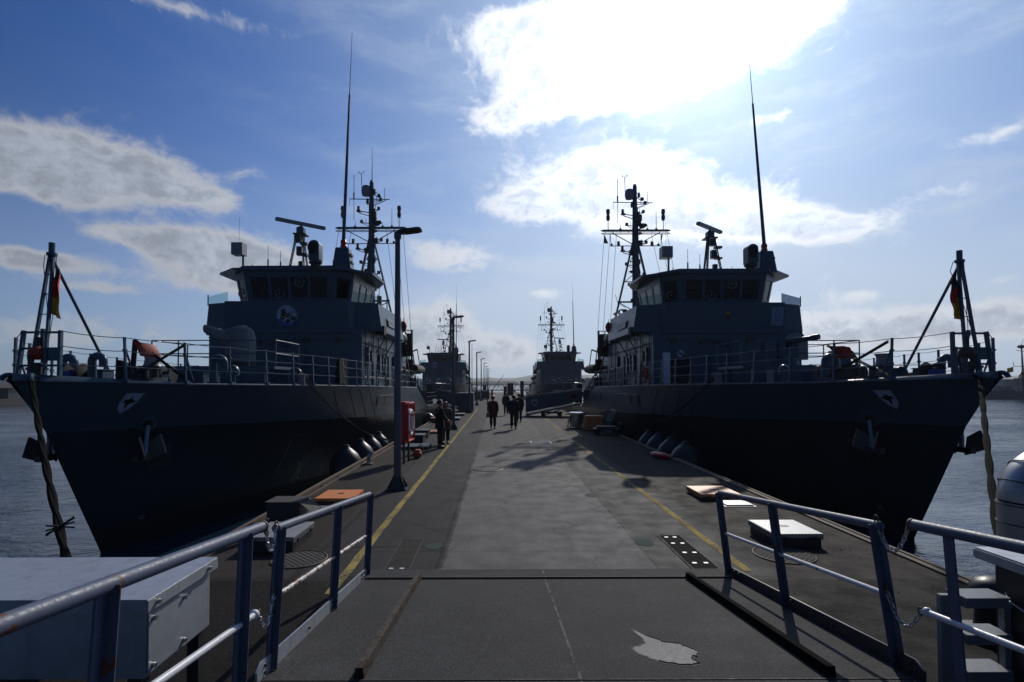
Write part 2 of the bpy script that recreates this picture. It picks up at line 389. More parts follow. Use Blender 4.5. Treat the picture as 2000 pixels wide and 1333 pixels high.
def mat_pier():
    m, t, b, co = new_mat('pier_asphalt')
    x, y, z = sep(t, co)
    nb = noise(t, co, .35, 5, .6); nm = noise(t, co, 2.2, 6, .65); nf = noise(t, co, 30, 5, .75); ng = noise(t, co, 75, 3, .6)
    jag = noise(t, co, 1.7, 5, .6)
    xj = x + (jag-.5)*.12; yj = y + (jag-.5)*.16
    lane = sstep(t, xj, -.80, -.72)*sstep(t, xj, 2.02, 2.14, 1, .42)*sstep(t, xj, 3.2, 3.6, 1, 0)*sstep(t, y, 17.5, 20.5, 1, .45)
    edge = 1.0 - sstep(t, xj, -2.75, -2.65)*sstep(t, xj, 3.55, 3.65, 1, 0)
    base = mixc(t, nm, (.030, .029, .029), (.056, .054, .054))
    lanec = mixc(t, nm, (.074, .0725, .072), (.122, .119, .118))
    edgec = mixc(t, nm, (.023, .019, .016), (.044, .037, .033))
    c = mixc(t, lane, base, lanec); c = mixc(t, edge, c, edgec)
    # rectangular repair patches, one tone each
    br = t.nodes.new('ShaderNodeTexBrick'); t.links.new(co.s, br.inputs['Vector'])
    br.inputs['Scale'].default_value = 1.0; br.inputs['Mortar Size'].default_value = 0.0; br.offset = .37
    br.inputs['Brick Width'].default_value = 3.7; br.inputs['Row Height'].default_value = 5.3
    br.inputs['Color1'].default_value = (0, 0, 0, 1); br.inputs['Color2'].default_value = (1, 1, 1, 1)
    pf = E(br.outputs['Color'], t); far = sstep(t, y, 13, 14.5)
    c = mixc(t, ma(t, 'MULTIPLY', pf, .38)*far, c, (.075, .068, .064))
    # worn lighter areas and dark stains
    c = mixc(t, sstep(t, nb, .50, .72, 0, .18), c, (.115, .112, .110))
    c = mixc(t, sstep(t, noise(t, co, .8, 6, .7), .55, .76, 0, .32), c, (.040, .039, .040))
    # streaks along the traffic, tyre dust and hairline cracks
    st = noise(t, vscale(t, co, (2.6, .16, 1)), 1.6, 6, .65); c = mixc(t, sstep(t, st, .52, .70, 0, .30), c, mixc(t, 1.0, c, (1.5, 1.48, 1.46), 'MULTIPLY')); c = mixc(t, sstep(t, st, .46, .34, 0, .35), c, mixc(t, 1.0, c, (.55, .55, .55), 'MULTIPLY'))
    wc = noise(t, co, 2.5, 5, .7, col=True); cv = t.nodes.new('ShaderNodeVectorMath'); cv.operation = 'MULTIPLY_ADD'; t.links.new(wc.s, cv.inputs[0]); cv.inputs[1].default_value = (.5, .5, 0); t.links.new(co.s, cv.inputs[2])
    ck = voro(t, E(cv.outputs[0], t), .55, 'DISTANCE_TO_EDGE'); ckm = sstep(t, ck, .008, .016, 1, 0)*sstep(t, noise(t, co, .6, 3), .48, .56)
    c = mixc(t, ckm*.45, c, (.014, .013, .012))
    # joints
    def line(q, w_, s_=.012): return sstep(t, ma(t, 'ABSOLUTE', q), w_, w_+s_, 1, 0)
    seam = line(xj+.77, .040, .03)*sstep(t, y, 7.0, 7.1)*sstep(t, y, 18.5, 18.6, 1, 0)
    seam = ma(t, 'MAXIMUM', seam, line(x-2.08, .010)*.8)
    seam = ma(t, 'MAXIMUM', seam, line(xj+2.55, .035, .02)*.9)
    seam = ma(t, 'MAXIMUM', seam, line(x-3.62, .012)*.9)
    ym = ma(t, 'PINGPONG', y-1.55, 3.1)
    seam = ma(t, 'MAXIMUM', seam, line(ym, .014)*.75*(1.0-lane*.55))
    seam = ma(t, 'MAXIMUM', seam, line(yj-7.98, .03)*sstep(t, x, -.8, -.7, 1, 0))
    seam = ma(t, 'MAXIMUM', seam, line(y-6.72, .02)*.9)
    c = mixc(t, seam*.95, c, (.022, .021, .02))
    # rough broken surface beside the ramp
    rgh = sstep(t, yj, 6.6, 6.75, 1, 0)
    c = mixc(t, rgh, c, mixc(t, noise(t, co, 3.5, 7, .75), (.004, .0035, .0035), (.026, .023, .021)))
    # speckle of stone
    c = mixc(t, sstep(t, nf, .55, .72, 0, .8), c, mixc(t, 1.0, c, (2.3, 2.25, 2.2), 'MULTIPLY')); c = mixc(t, sstep(t, ng, .54, .66, 0, .75), c, (.012, .012, .012))
    t.links.new(c.s, b.inputs['Base Color'])
    put(t, b.inputs['Roughness'], sstep(t, nm, .3, .8, .74, .95)); put(t, b.inputs['Specular IOR Level'], lane*.18+.10)
    h = nf*.5 + ng*.25 + nm*.7 + rgh*noise(t, co, 14, 6, .7)*2.2
    bump(t, b, h, .55, .012); return m
M_PIER = mat_pier()
def mat_ramp():
    m, t, b, co = new_mat('ramp_grit_coating')
    nm = noise(t, co, 1.6, 6, .65); nf = noise(t, co, 42, 4, .75); ng = noise(t, co, 95, 2, .6)
    c = mixc(t, nm, (.026, .0265, .027), (.054, .054, .0545))
    c = mixc(t, sstep(t, noise(t, co, .7, 6, .7), .52, .72, 0, .5), c, (.08, .079, .078))
    c = mixc(t, sstep(t, ng, .54, .66, 0, .8), c, mixc(t, 1.0, c, (2.6, 2.6, 2.6), 'MULTIPLY')); c = mixc(t, sstep(t, nf, .55, .70, 0, .7), c, (.010, .010, .010))
    x, y, z = sep(t, co)
    j = noise(t, co, 5, 5, .7)
    ln = sstep(t, ma(t, 'ABSOLUTE', x-.57+(j-.5)*.03), .006, .014, 1, 0)*sstep(t, j, .42, .55)
    c = mixc(t, ln*.6, c, (.20, .19, .17))
    t.links.new(c.s, b.inputs['Base Color']); b.inputs['Roughness'].default_value = .85; b.inputs['Specular IOR Level'].default_value = .14
    bump(t, b, nf*.5+ng*.5+nm*.4, .6, .008); return m
M_RAMP = mat_ramp()
def mat_line():
    m, t, b, co = new_mat('worn_yellow_line_paint')
    n = noise(t, co, 26, 6, .75); n2 = noise(t, co, 2.0, 4, .6)
    f = sstep(t, n*.6+n2*.4, .44, .60)
    c = mixc(t, f, mixc(t, noise(t, co, 3), (.46, .36, .11), (.36, .28, .10)), (.12, .105, .075))
    t.links.new(c.s, b.inputs['Base Color']); b.inputs['Roughness'].default_value = .95; b.inputs['Specular IOR Level'].default_value = .08; bump(t, b, noise(t, co, 60, 3), .3); return m
M_LINE = mat_line()
def mat_water():
    m, t, b, co = new_mat('harbour_water')
    b.inputs['Base Color'].default_value = (.008, .024, .050, 1); b.inputs['Roughness'].default_value = .045
    b.inputs['IOR'].default_value = 1.333
    n1 = noise(t, vscale(t, co, (.55, 1.0, 1)), 2.1, 4, .55, .6); n2 = noise(t, vscale(t, co, (.8, 1.25, 1)), 7.5, 3, .5); n3 = noise(t, vscale(t, co, (.5, 1, 1)), .32, 3, .5)
    pat = sstep(t, noise(t, vscale(t, co, (.6, 1, 1)), .10, 3), .35, .65, .35, 1.15)
    h = (n1*.75 + n2*.25)*pat + n3*1.1
    bump(t, b, h, .8, .16); return m
M_WATER = mat_water()
M_HILL = mat('wooded_hillside', (.045, .055, .035), .9, var=.6, scale=.02)
M_STONE = mat('quay_wall_concrete', (.045, .042, .040), .8, var=.3, scale=1.2, streak=.5, bmp=.2, bscale=8)
M_SHEET = mat('sheet_piling', (.045, .04, .036), .75, var=.4, scale=2, streak=.5)
M_BUILD = mat('pale_building_wall', (.38, .36, .34), .8, var=.2, scale=.3)
M_ROOF = mat('dark_roof', (.07, .05, .045), .8, var=.3, scale=.5)
M_WORN = mat('bared_plate_metal', (.21, .207, .205), .7, metal=0, var=.18, scale=5, bmp=.05, bscale=25, spec=.2)
M_MOSS = mat('moss', (.05, .065, .015), .9, var=.4, scale=20)
M_BLUEGREY = mat('anchor_blue_grey_paint', (.20, .27, .38), .4, var=.15)  # blue-grey paint of the anchor shanks and the number panel
M_CRBLUE = mat('emblem_blue', (.03, .12, .42), .5); M_EMWHITE = mat('emblem_white', (.42, .47, .62), .5, var=.08); M_EMBLK = mat('emblem_black', (.01, .01, .012), .5); M_EMYEL = mat('emblem_yellow', (.30, .27, .04), .5); M_EMGRN = mat('emblem_green', (.05, .10, .03), .5); M_EMBRN = mat('emblem_brown', (.16, .075, .03), .5); M_EMRED = mat('emblem_red', (.3, .03, .03), .5)
# ------------------------------------------------------------------ setting: water, pier, far shore
PX0, PX1 = -4.2, 5.6
b = MB(); b.poly([(-9000, -3000, WATER_Z), (9000, -3000, WATER_Z), (9000, 9000, WATER_Z), (-9000, 9000, WATER_Z)])
struct(b.build('water', M_WATER))
b = MB()
ys = [-14, 0, 4, 8, 12, 16, 20, 28, 36, 50, 70, 100, 152]
b.grid([[(x, y, 0) for x in (PX0, -2, 1, 3.5, PX1)] for y in ys])
b.use(1)
for x in (PX0, PX1): b.poly([(x, -14, 0), (x, 152, 0), (x, 152, -4), (x, -14, -4)])
b.poly([(PX0, 152, 0), (PX1, 152, 0), (PX1, 152, -4), (PX0, 152, -4)])
b.poly([(PX0, -14, 0), (PX1, -14, 0), (PX1, -14, -4), (PX0, -14, -4)])
struct(b.build('pier', [M_PIER, M_STONE]))
# kerb strips along the two edges
b = MB(); b.box((PX0-.02, 70, -.04), (.09, 163, .20)); b.box((PX0+.17, 70, .012), (.05, 163, .05)); 
for k in range(60): b.box((PX0+.09, 4+k*1.25, .01), (.12, .05, .03))
b.use(1); b.box((PX0-.09, 70, -.16), (.05, 163, .26))
struct(b.build('pier_kerb', [M_RUST, M_WOOD]))
b = MB(); b.box((PX1-.01, 70, .0), (.10, 163, .05)); b.box((PX1+.06, 70, -.10), (.05, 163, .28))
struct(b.build('pier_kerb', [M_WOOD]))
# painted yellow lines: thin sheets, broken where worn away
def line_sheet(x, y0, y1, w_):
    b = MB(); rows = []; y = y0
    while y < y1+.01:
        j = .012*random.uniform(-1, 1); rows.append([(x-w_/2+j, y, .004), (x+w_/2+j, y, .004)]); y += .45
    return b.grid(rows).build('road_marking', M_LINE)
struct(line_sheet(-1.93, 6.2, 52, .115)); struct(line_sheet(3.19, 6.9, 22, .115)); struct(line_sheet(3.22, 27, 46, .10))

# hills and far shore
def hill(name, y, amp, x0, x1, prof, rough, m, depth):
    b = MB(); rows = [[], [], []]; n = 240; rnd = random.Random(3)
    for i in range(n+1):
        x = x0+(x1-x0)*i/n; z = interp(prof, x) + rnd.random()*rough
        rows[0].append((x, y, WATER_Z-1)); rows[1].append((x, y+depth*.25, WATER_Z+z*.55+rnd.random()*rough)); rows[2].append((x, y+depth, WATER_Z+z))
    return struct(b.grid(rows).build(name, m, ang=60))
hill('hills', 2600, 1, -5200, 5200, [(-5200, 60), (-2500, 36), (-2100, 34), (-300, 30), (-110, 31), (-60, 40), (0, 31), (70, 31), (150, 42), (260, 52), (600, 46), (2400, 32), (2700, 36), (5200, 50)], 5, M_HILL, 300)
b = MB(); rnd = random.Random(5)
for i in range(320):
    x = -300+rnd.random()*700; h = 3+rnd.random()*6; b.ball((x, 1500+rnd.random()*60, WATER_Z+h*.6), h, 6, (1.6, 1, .8))
struct(b.build('shore_trees', M_HILL), 'stuff')

# breakwater bridge beyond the pier end
tr = thing('footbridge', 'low dark truss bridge crossing the water beyond the far end of the pier', 'bridge', (0, 190, 0))
b = MB(); b.box((-4, 0, .15), (46, 2.2, .35)); b.box((-4, 0, 2.0), (46, .25, .22)); b.build('bridge_girder', M_DARK, tr)
b = MB()
for k in range(30): b.bar((-26+k*1.5, -.3, .3), (-24.8+k*1.5, -.3, 2.0), .28, .15)
b.build('bracing', M_DARK, tr)
b = MB()
for k in range(5): b.cyl((-24+k*10, 0, -3), (-24+k*10, 0, .1), .35)
b.build('pier_leg', M_DARK, tr)
# far quay on the left with a shed
b = MB(); b.box((-170, 112, -1.6), (140, 10, 2.5)); b.use(1)
for k in range(46): b.box((-101-k*1.5, 106.9, -1.7), (.5, .2, 2.6))
struct(b.build('quay', [M_STONE, M_SHEET]))
s_ = thing('quay_shed', 'long low dark shed on the far quay left of the left warship', 'shed', (-125, 116, -.35))
b = MB(); b.prism([(-26, -5), (24, -5), (24, 5), (-26, 5)], 0, 2.2); b.build('wall', M_DARK, s_)
b = MB(); b.prism([(-5.4, 2.2), (5.4, 2.2), (0, 3.0)], -26.6, 24.6, lambda x, y, z: (z, x, y)); b.build('roof', M_ROOF, s_)
for i, (x, l) in enumerate(((-112, 'small buoy-laden work boat moored at the far left quay'),)):
    t_ = thing('work_boat', l, 'boat', (x, 104.5, WATER_Z))
    b = MB(); rows = []
    for k, (yy, hw) in enumerate(((-2.6, .05), (-2, .6), (-1, .95), (1, 1.0), (2.2, .9))):
        rows.append([(-hw, yy, 1.1-(.1*k)), (-hw*.6, yy, -.2), (hw*.6, yy, -.2), (hw, yy, 1.1-(.1*k))])
    b.loft(rows); b.build('hull', M_DARK, t_)
    b = MB(); b.box((0, .5, 1.4), (1.1, 1.3, 1.3), taper=.85); b.build('cabin', M_RUST, t_)
    b = MB(); b.cyl((0, .9, 1.9), (0, .9, 4.6), .05); b.build('mast', M_DARK, t_)
# pale buildings on the far shore, left and right
for x, y, w_, h, l in ((-880, 960, 60, 17, 'wide pale building far behind the bow of the left warship'), (-955, 990, 34, 12, 'small pale building on the far left shore'), (960, 960, 46, 15, 'pale building on the far right shore')):
    t_ = thing('far_building', l, 'building', (x, y, WATER_Z))
    b = MB(); b.box((0, 0, h/2), (w_, 14, h)); b.build('wall', M_BUILD, t_)
    b = MB(); b.prism([(-8, h), (8, h), (0, h+4)], -w_/2-1, w_/2+1, lambda x, y, z: (z, x, y)); b.build('roof', M_ROOF, t_)
    b = MB()
    for k in range(int(w_/6)):
        for j in range(2): b.box((-w_/2+3+k*6, -7.05, 4+j*5), (2, .1, 2))
    b.build('window_row', M_DARK, t_)
# ------------------------------------------------------------------ minehunter: local x across (to the right seen from the bow), y aft from the bow tip, z above the waterline
SS_T = lambda h: interp([(-1, 3.05), (0, 2.5), (3.3, .74), (4.16, 0), (5, -.5)], h)
WT = [(0, 0), (.3, .12), (1, .36), (2.5, .85), (5.5, 1.95), (9.5, 3.1), (13.5, 3.85), (18, 4.25), (42, 4.25), (52, 3.7)]
KT = [(0, 0), (.15, .14), (.4, .34), (1, .78), (2.5, 1.58), (5, 2.62), (8, 3.52), (12, 4.2), (16, 4.45), (44, 4.45), (54, 4.0)]
DT = [(0, .05), (.12, .16), (.3, .32), (.6, .60), (1, .95), (1.6, 1.40), (2.5, 1.95), (5, 2.92), (8, 3.75), (12, 4.32), (16, 4.52), (44, 4.52), (54, 4.1)]
def hd(s): return interp([(0, 4.16), (1.2, 4.12), (3, 4.06), (14, 3.94), (23.5, 3.82), (28.8, 2.4), (54, 2.3)], s)
def hk(s): return min(interp([(0, 3.05), (3, 3.0), (16, 2.55), (26, 2.36), (30, 2.3)], s), hd(s)-.05)
def hb(s, h):
    ss = SS_T(h); q = s-ss
    if q < 0: return .0
    k = hk(s); top = hd(s)
    if h <= 0: return interp(WT, q)*(1+h*.3)
    if h < k:
        a = (h/k)**1.2; return interp(WT, q)*(1-a)+interp(KT, q)*a
    a = min(1, (h-k)/max(.05, top-k)); return interp(KT, q)*(1-a)+interp(DT, q)*a
def on_hull(s, h, side, off=.015):
    p = V(side*hb(s, h), s, h); e = .05
    du = V(side*hb(s+e, h), s+e, h)-p; dv = V(side*hb(s, h+e), s, h+e)-p
    n = du.cross(dv); n = n if n.x*side > 0 else -n
    return p + n.normalized()*off

def make_hull(root):
    b = MB(); offs = [0, .06, .15, .3, .5, .8, 1.2, 1.8, 2.5, 3.5, 5, 6.5, 8, 10, 12, 14, 16, 18, 20, 22, 23.5, 24.8, 26.2, 27.5, 28.8, 31, 34, 38, 42, 46, 50, 54]
    def level(h_of):
        L = []
        for o in offs:
            h0 = h_of(0 if o < 14 else o); ss = max(0, SS_T(h0)); s = o + ss*max(0, 1-o/14); h = h_of(s)
            L.append((s, h))
        return L
    lv = [level(lambda s: -1.0), level(lambda s: 0.0), level(lambda s: .56)]
    for f in (.38, .58, .8): lv.append(level(lambda s, f=f: hk(s)*f))
    lv += [level(hk), level(lambda s: (hk(s)+hd(s))/2), level(hd)]
    for side in (1, -1):
        rows = [[(side*hb(s+1e-6, h), s, h) for s, h in L] for L in lv]
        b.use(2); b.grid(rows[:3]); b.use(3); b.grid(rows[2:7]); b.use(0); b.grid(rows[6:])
    n = len(offs); top = [(hb(s, h), s, h) for s, h in lv[-1]]
    b.use(1)
    for i in range(n-1):
        (a, s, h), (c, s2, h2) = top[i], top[i+1]
        b.poly([(-a, s, h-.03), (a, s, h-.03), (c, s2, h2-.03), (-c, s2, h2-.03)])
    b.use(0); L = [l[-1] for l in lv]
    b.poly([(hb(s, h), s, h) for s, h in L] + [(-hb(s, h), s, h) for s, h in L[::-1]])
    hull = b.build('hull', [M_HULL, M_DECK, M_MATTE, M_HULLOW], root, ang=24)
    # rounded bow cap and gunwale edge
    b = MB()
    for side in (1, -1):
        r1, r2, r3 = [], [], []
        for s in (.0, .06, .15, .3, .5, .8, 1.2, 1.7, 2.2, 2.8, 3.4):
            d = hb(s+1e-6, hd(s)); k = max(.02, 1-s/3.4); w_ = .42*k
            r1.append((side*(d+.02), s-.02 if s < .2 else s, hd(s)-.02)); r2.append((side*max(0, d-w_*.25), s+.05*k, hd(s)+.13*k)); r3.append((side*max(0, d-w_), s+.16*k, hd(s)+.10*k))
        b.grid([r1, r2, r3])
    b.build('bow_cap', M_HULL, root, ang=60)
    b = MB()
    for side in (1, -1): b.tube([V(side*hb(s, hd(s)), s, hd(s)) for s in (1.5, 2.2, 3, 4, 5, 6.5, 8, 10, 12, 14, 17, 20, 23.4)], .028, 6)
    b.build('gunwale_strip', M_LIGHT, root, ang=60)
    return hull

SHIELD = [(-.27, .26), (.27, .26), (.25, 0), (.17, -.17), (0, -.29), (-.17, -.17), (-.25, 0)]
BIRD = [[(-.20, .08), (-.05, .07), (-.02, .17), (.0, .08), (.05, .15), (.05, .07), (.22, .03), (.10, -.02), (.04, -.05), (.015, -.20), (-.05, -.04), (-.10, .0), (-.22, .01), (-.12, .04)]]
def subdiv(poly, n=3):
    out = []
    for (x, y), (x2, y2) in zip(poly, poly[1:]+poly[:1]): out += [(x+(x2-x)*i/n, y+(y2-y)*i/n) for i in range(n)]
    return out
def emblem_shield(root, fmap, name='squadron_emblem'):
    b = MB()
    def fan(poly, off):
        cx = sum(p[0] for p in poly)/len(poly); cy = sum(p[1] for p in poly)/len(poly)
        n = len(b.v); b.v.append(tuple(fmap(cx, cy, off))); b.v += [tuple(fmap(x, y, off)) for x, y in poly]
        for i in range(len(poly)): b.face((n, n+1+i, n+1+(i+1) % len(poly)))
    b.use(1); fan(subdiv(SHIELD), .012)
    b.use(0); fan(subdiv([(x*.86, y*.86) for x, y in SHIELD]), .018)
    b.use(0); d = subdiv(SHIELD, 7)
    for x, y in d:
        q = .93; fan([(x*q-.012, y*q-.012), (x*q+.012, y*q-.012), (x*q+.012, y*q+.012), (x*q-.012, y*q+.012)], .022)
    b.use(1)
    for p in BIRD: fan(subdiv(p, 2), .026)
    return b.build(name, [M_EMWHITE, M_EMBLK], root, ang=60, fix=False)

def make_anchor(root, side):
    s, h = 2.42, 3.12
    b = MB(); p = on_hull(s, h, side, .0); n = (on_hull(s, h, side, .1)-p).normalized()
    Mx = n.to_track_quat('Z', 'Y').to_matrix()
    b.lathe([(.10, -.05), (.10, .04), (.16, .06), (.22, .04), (.23, -.05)], 20, Mx, p); b.build('hawse_ring', M_HULL, root)
    b = MB(); p2 = p+n*.02; b.lathe([(.14, 0), (.14, .035)], 16, Mx, p); b.build('hawse_opening', M_MATTE, root)
    a = p + n*.10; e = V(a.x-side*.06, a.y-.04, h-.80)
    b = MB(); b.bar(a, a.lerp(e, .55), .075, .05); b.bar(a.lerp(e, .55), e, .095, .06); an = b.build('anchor', M_BLUEGREY, root)
    b = MB(); b.bar(e+V(0, -.34, .0), e+V(0, .34, 0), .14, .14)
    for q in (-1, 1):
        pl = [e+V(-.04*side, q*.12, -.12), e+V(side*.28, q*.36, .06), e+V(side*.14, q*.36, .52), e+V(side*.0, q*.16, .34)]
        b.loft([pl, [p+V(0, q*.07, 0) for p in pl]])
    b.build('fluke', M_DARK, an)
    # recessed rest plate behind the flukes
    b = MB(); c = on_hull(s+.1, 2.25, side, .03)
    b.poly([on_hull(s-.35+.5, 2.55, side, .03), on_hull(s+.75, 2.55, side, .03), on_hull(s+1.05, 2.0, side, .03), on_hull(s+.55, 1.85, side, .03)]); b.build('rest_plate', M_DARK, root)

def lattice(b, p0, p1, wd, r, n):
    p0, p1 = V(*p0), V(*p1); x, y, d = frame(p1-p0)
    a0, a1 = p0-x*wd/2, p1-x*wd/2; c0, c1 = p0+x*wd/2, p1+x*wd/2
    b.tube([a0, a1], r, 6); b.tube([c0, c1], r, 6)
    for i in range(n):
        f, g = i/n, (i+1)/n
        b.tube([a0.lerp(a1, f), c0.lerp(c1, (f+g)/2)], r*.5, 4); b.tube([c0.lerp(c1, (f+g)/2), a0.lerp(a1, g)], r*.5, 4)

def window_wall(fr, quad, n, root, u0=.06, u1=.94, v0=.14, v1=.78, gap=.16, glass=True):
    bl, br, tr, tl = [V(*q) for q in quad]
    P = lambda u, v: bl.lerp(br, u).lerp(tl.lerp(tr, u), v)
    nrm = (br-bl).cross(tl-bl).normalized()
    us = [0.0]; step = (u1-u0)/n
    for i in range(n): us += [u0+step*i+step*gap/2, u0+step*(i+1)-step*gap/2]
    us.append(1.0); vs = [0, v0, v1, 1]
    for i in range(len(us)-1):
        for j in range(3):
            hole = (i % 2 == 1) and j == 1
            q = [P(us[i], vs[j]), P(us[i+1], vs[j]), P(us[i+1], vs[j+1]), P(us[i], vs[j+1])]
            if not hole: fr.poly(q); fr.poly([p-nrm*.06 for p in q])
            else:
                for a, c in zip(q, q[1:]+q[:1]): fr.poly([a, c, c-nrm*.06, a-nrm*.06])
                if glass:
                    g = MB(); g.poly([p-nrm*.03 for p in q]); g.build('window', M_GLASS, root, fix=False)
    return P, nrm

def make_superstructure(root):
    # lower deckhouse
    b = MB(); HW = 3.47
    front = [(-HW+.0, 13.75), (-HW+.35, 13.6), (HW-.35, 13.6), (HW, 13.75), (HW, 24.2), (2.7, 24.2), (2.7, 31.5), (-2.7, 31.5), (-2.7, 24.2), (-HW, 24.2)]
    b.prism(front, 2.2, 6.55)
    dh = b.build('deckhouse', M_PAINT, root)
    for s in (1, -1):
        for y in (16.1, 19.8): b = MB(); b.box((s*(HW+.035), y, 4.75), (.06, .75, 1.75)); b.build('door', M_PAINT, dh, bev=.02)
    for s in (1, -1):
        for k, (y, z, hh) in enumerate(((14.6, 5.35, .9), (15.3, 5.4, .5), (17.1, 5.1, .9), (17.8, 5.2, .8), (18.5, 5.0, .9), (20.9, 5.3, .7))):
            b = MB(); b.box((s*(HW+.07), y, z), (.13, .16+.08*(k % 3), hh)); b.cyl((s*(HW+.06), y+.12, z-.8), (s*(HW+.06), y+.12, z+.7), .02, n=6); b.box((s*(HW+.1), y-.15, z+.1), (.07, .32, .04))
            b.build('wall_cabinet', M_DARK if k % 2 else M_PAINT, dh)
        b = MB()
        for y in (14.2, 15.8, 16.9, 18.9, 21.6, 22.8): b.cyl((s*(HW+.05), y, 3.95), (s*(HW+.05), y, 6.5), .025, n=6)
        for z in (4.4, 5.95): b.tube([(s*(HW+.07), 13.9, z), (s*(HW+.07), 23.5, z-.05)], .022, 6)
        b.build('wall_pipe', M_DARK, dh)
    for x, z in ((-2.55, 6.0), (-1.2, 6.0), (-.55, 5.95), (.05, 5.85), (1.0, 6.05), (2.5, 6.05)):
        b = MB(); b.box((x, 13.52, z), (.30, .14, .2)); b.bar((x-.1, 13.6, z+.16), (x-.1, 13.4, z+.05), .03); b.build('floodlight', M_DARK, dh, bev=.02)
    b = MB(); b.box((0, 13.53, 6.42), (6.2, .10, .08)); b.box((0, 13.55, 6.12), (6.2, .06, .05)); b.build('ledge', M_PAINT, dh)
    b = MB(); b.box((.55, 13.5, 4.9), (.9, .18, 1.5)); b.box((-.6, 13.54, 4.7), (.5, .1, .9)); b.build('front_locker', M_PAINT, dh, bev=.02)
    # bridge bulwark band with wings
    ZB, ZT = 6.56, 7.86
    base = [(-4.16, 14.75), (-3.05, 14.35), (-2.85, 13.95), (2.85, 13.95), (3.05, 14.35), (4.16, 14.75), (4.22, 20.4), (-4.22, 20.4)]
    topp = [(-3.98, 14.65), (-3.0, 14.28), (-2.82, 13.82), (2.82, 13.82), (3.0, 14.28), (3.98, 14.65), (4.05, 20.4), (-4.05, 20.4)]
    b = MB(); n = len(base); t_ = .05
    for i in range(n):
        j = (i+1) % n
        q = [V(*base[i], ZB), V(*base[j], ZB), V(*topp[j], ZT), V(*topp[i], ZT)]
        nr = (q[1]-q[0]).cross(q[3]-q[0]).normalized(); b.poly(q); b.poly([p-nr*t_ for p in q]); b.poly([q[3], q[2], q[2]-nr*t_, q[3]-nr*t_])
    b.poly([V(x, y, ZB-.002) for x, y in base]); b.poly([V(x, y, ZB+.05) for x, y in base])
    wing = b.build('bridge_wing', M_PAINT, root, fix=False)
    b = MB(); b.prism([(-2.75, 15.0), (-2.45, 14.1), (2.45, 14.1), (2.75, 15.0), (2.8, 18.6), (-2.8, 18.6)], ZB+.06, ZT+.02); b.build('bridge_base', M_PAINT, root)
    for s in (1, -1):
        b = MB(); b.box((s*4.02, 15.15, 6.62), (.42, .5, .42)); b.build('side_light_screen', M_MATTE, wing)
        b = MB(); b.cyl((s*3.95, 15.0, 6.45), (s*3.95, 15.0, 6.25), .03); b.bar((s*3.75, 14.9, 6.3), (s*4.15, 14.9, 6.3), .025); b.build('lamp_bracket', M_WHITE, wing)
        for y in (16.4, 18.6): 
            b = MB(); b.bar((s*3.52, y, 5.6), (s*4.05, y, 6.5), .07, .05); b.build('wing_strut', M_PAINT, wing)
        # nameplate board: pale plate with worn raised lettering strokes
        b = MB(); P0 = lambda u, v: V(s*(4.235-.172*((6.95+v)-6.56)/1.3+.02), 16.2+u, 6.95+v)
        b.poly([P0(0, 0), P0(2.3, -.0), P0(2.3, .42), P0(0, .42)]); b.use(1)
        rn = random.Random(4)
        for k in range(11):
            u = .16+k*.185
            pts = [P0(u, .10)+V(s*.01, 0, 0), P0(u+.035, .10)+V(s*.01, 0, 0), P0(u+.035, .33)+V(s*.01, 0, 0), P0(u, .33)+V(s*.01, 0, 0)]; b.poly(pts)
            vv = rn.choice((.10, .2, .30)); b.poly([P0(u, vv)+V(s*.012, 0, 0), P0(u+.11, vv)+V(s*.012, 0, 0), P0(u+.11, vv+.035)+V(s*.012, 0, 0), P0(u, vv+.035)+V(s*.012, 0, 0)])
            if rn.random() > .5: b.poly([P0(u+.09, .10)+V(s*.011, 0, 0), P0(u+.12, .10)+V(s*.011, 0, 0), P0(u+.12, .33)+V(s*.011, 0, 0), P0(u+.09, .33)+V(s*.011, 0, 0)])
        b.build('nameplate', [M_LIGHT, M_DARK], wing, fix=False)
        b = MB(); b.poly([(s*4.0, 14.62, ZT), (s*2.9, 14.3, ZT), (s*2.9, 14.3, ZT+.52), (s*4.0, 14.62, ZT+.32)]); b.build('wind_screen', M_GLASS, wing, fix=False)
        b = MB(); b.cyl((s*4.0, 14.62, ZT-.1), (s*4.0, 14.62, ZT+.42), .025, n=6); b.build('screen_post', M_DARK, wing)
    # wheelhouse with outward leaning windows
    Z0, Z1 = ZT+.02, 9.32
    lo = [(-2.62, 15.0), (-1.95, 14.3), (1.95, 14.3), (2.62, 15.0), (2.75, 18.4), (-2.75, 18.4)]
    hi = [(-2.84, 14.82), (-2.08, 14.02), (2.08, 14.02), (2.84, 14.82), (2.98, 18.5), (-2.98, 18.5)]
    wh = MB()
    segs = [(0, 1, 1), (1, 2, 4), (2, 3, 1), (3, 4, 3), (4, 5, 0), (5, 0, 3)]
    panes = MB(); jobs = []
    for i, j, n in segs:
        q = [V(*lo[i], Z0), V(*lo[j], Z0), V(*hi[j], Z1), V(*hi[i], Z1)]
        if n: jobs.append((q, n))
        else:
            nr = (q[1]-q[0]).cross(q[3]-q[0]).normalized(); wh.poly(q); wh.poly([p-nr*.06 for p in q])
    wh.poly([V(x, y, Z0+.25) for x, y in lo]); wh.use(1); wh.box((0, 15.1, Z0+.35), (3.6, .8, .5)); wh.box((-.9, 17.4, Z0+.55), (1.2, .3, .8)); wh.box((1.2, 17.2, Z0+.5), (.8, .3, .7)); wh.use(0)
    for q, n in jobs: window_wall(wh, q, n, None, glass=False, u0=.05 if n > 1 else .12, u1=.95 if n > 1 else .88)
    who = wh.build('wheelhouse', [M_PAINT, M_MATTE], root, fix=False)
    dummy = MB()
    for q, n in jobs: window_wall(dummy, q, n, who, u0=.05 if n > 1 else .12, u1=.95 if n > 1 else .88)
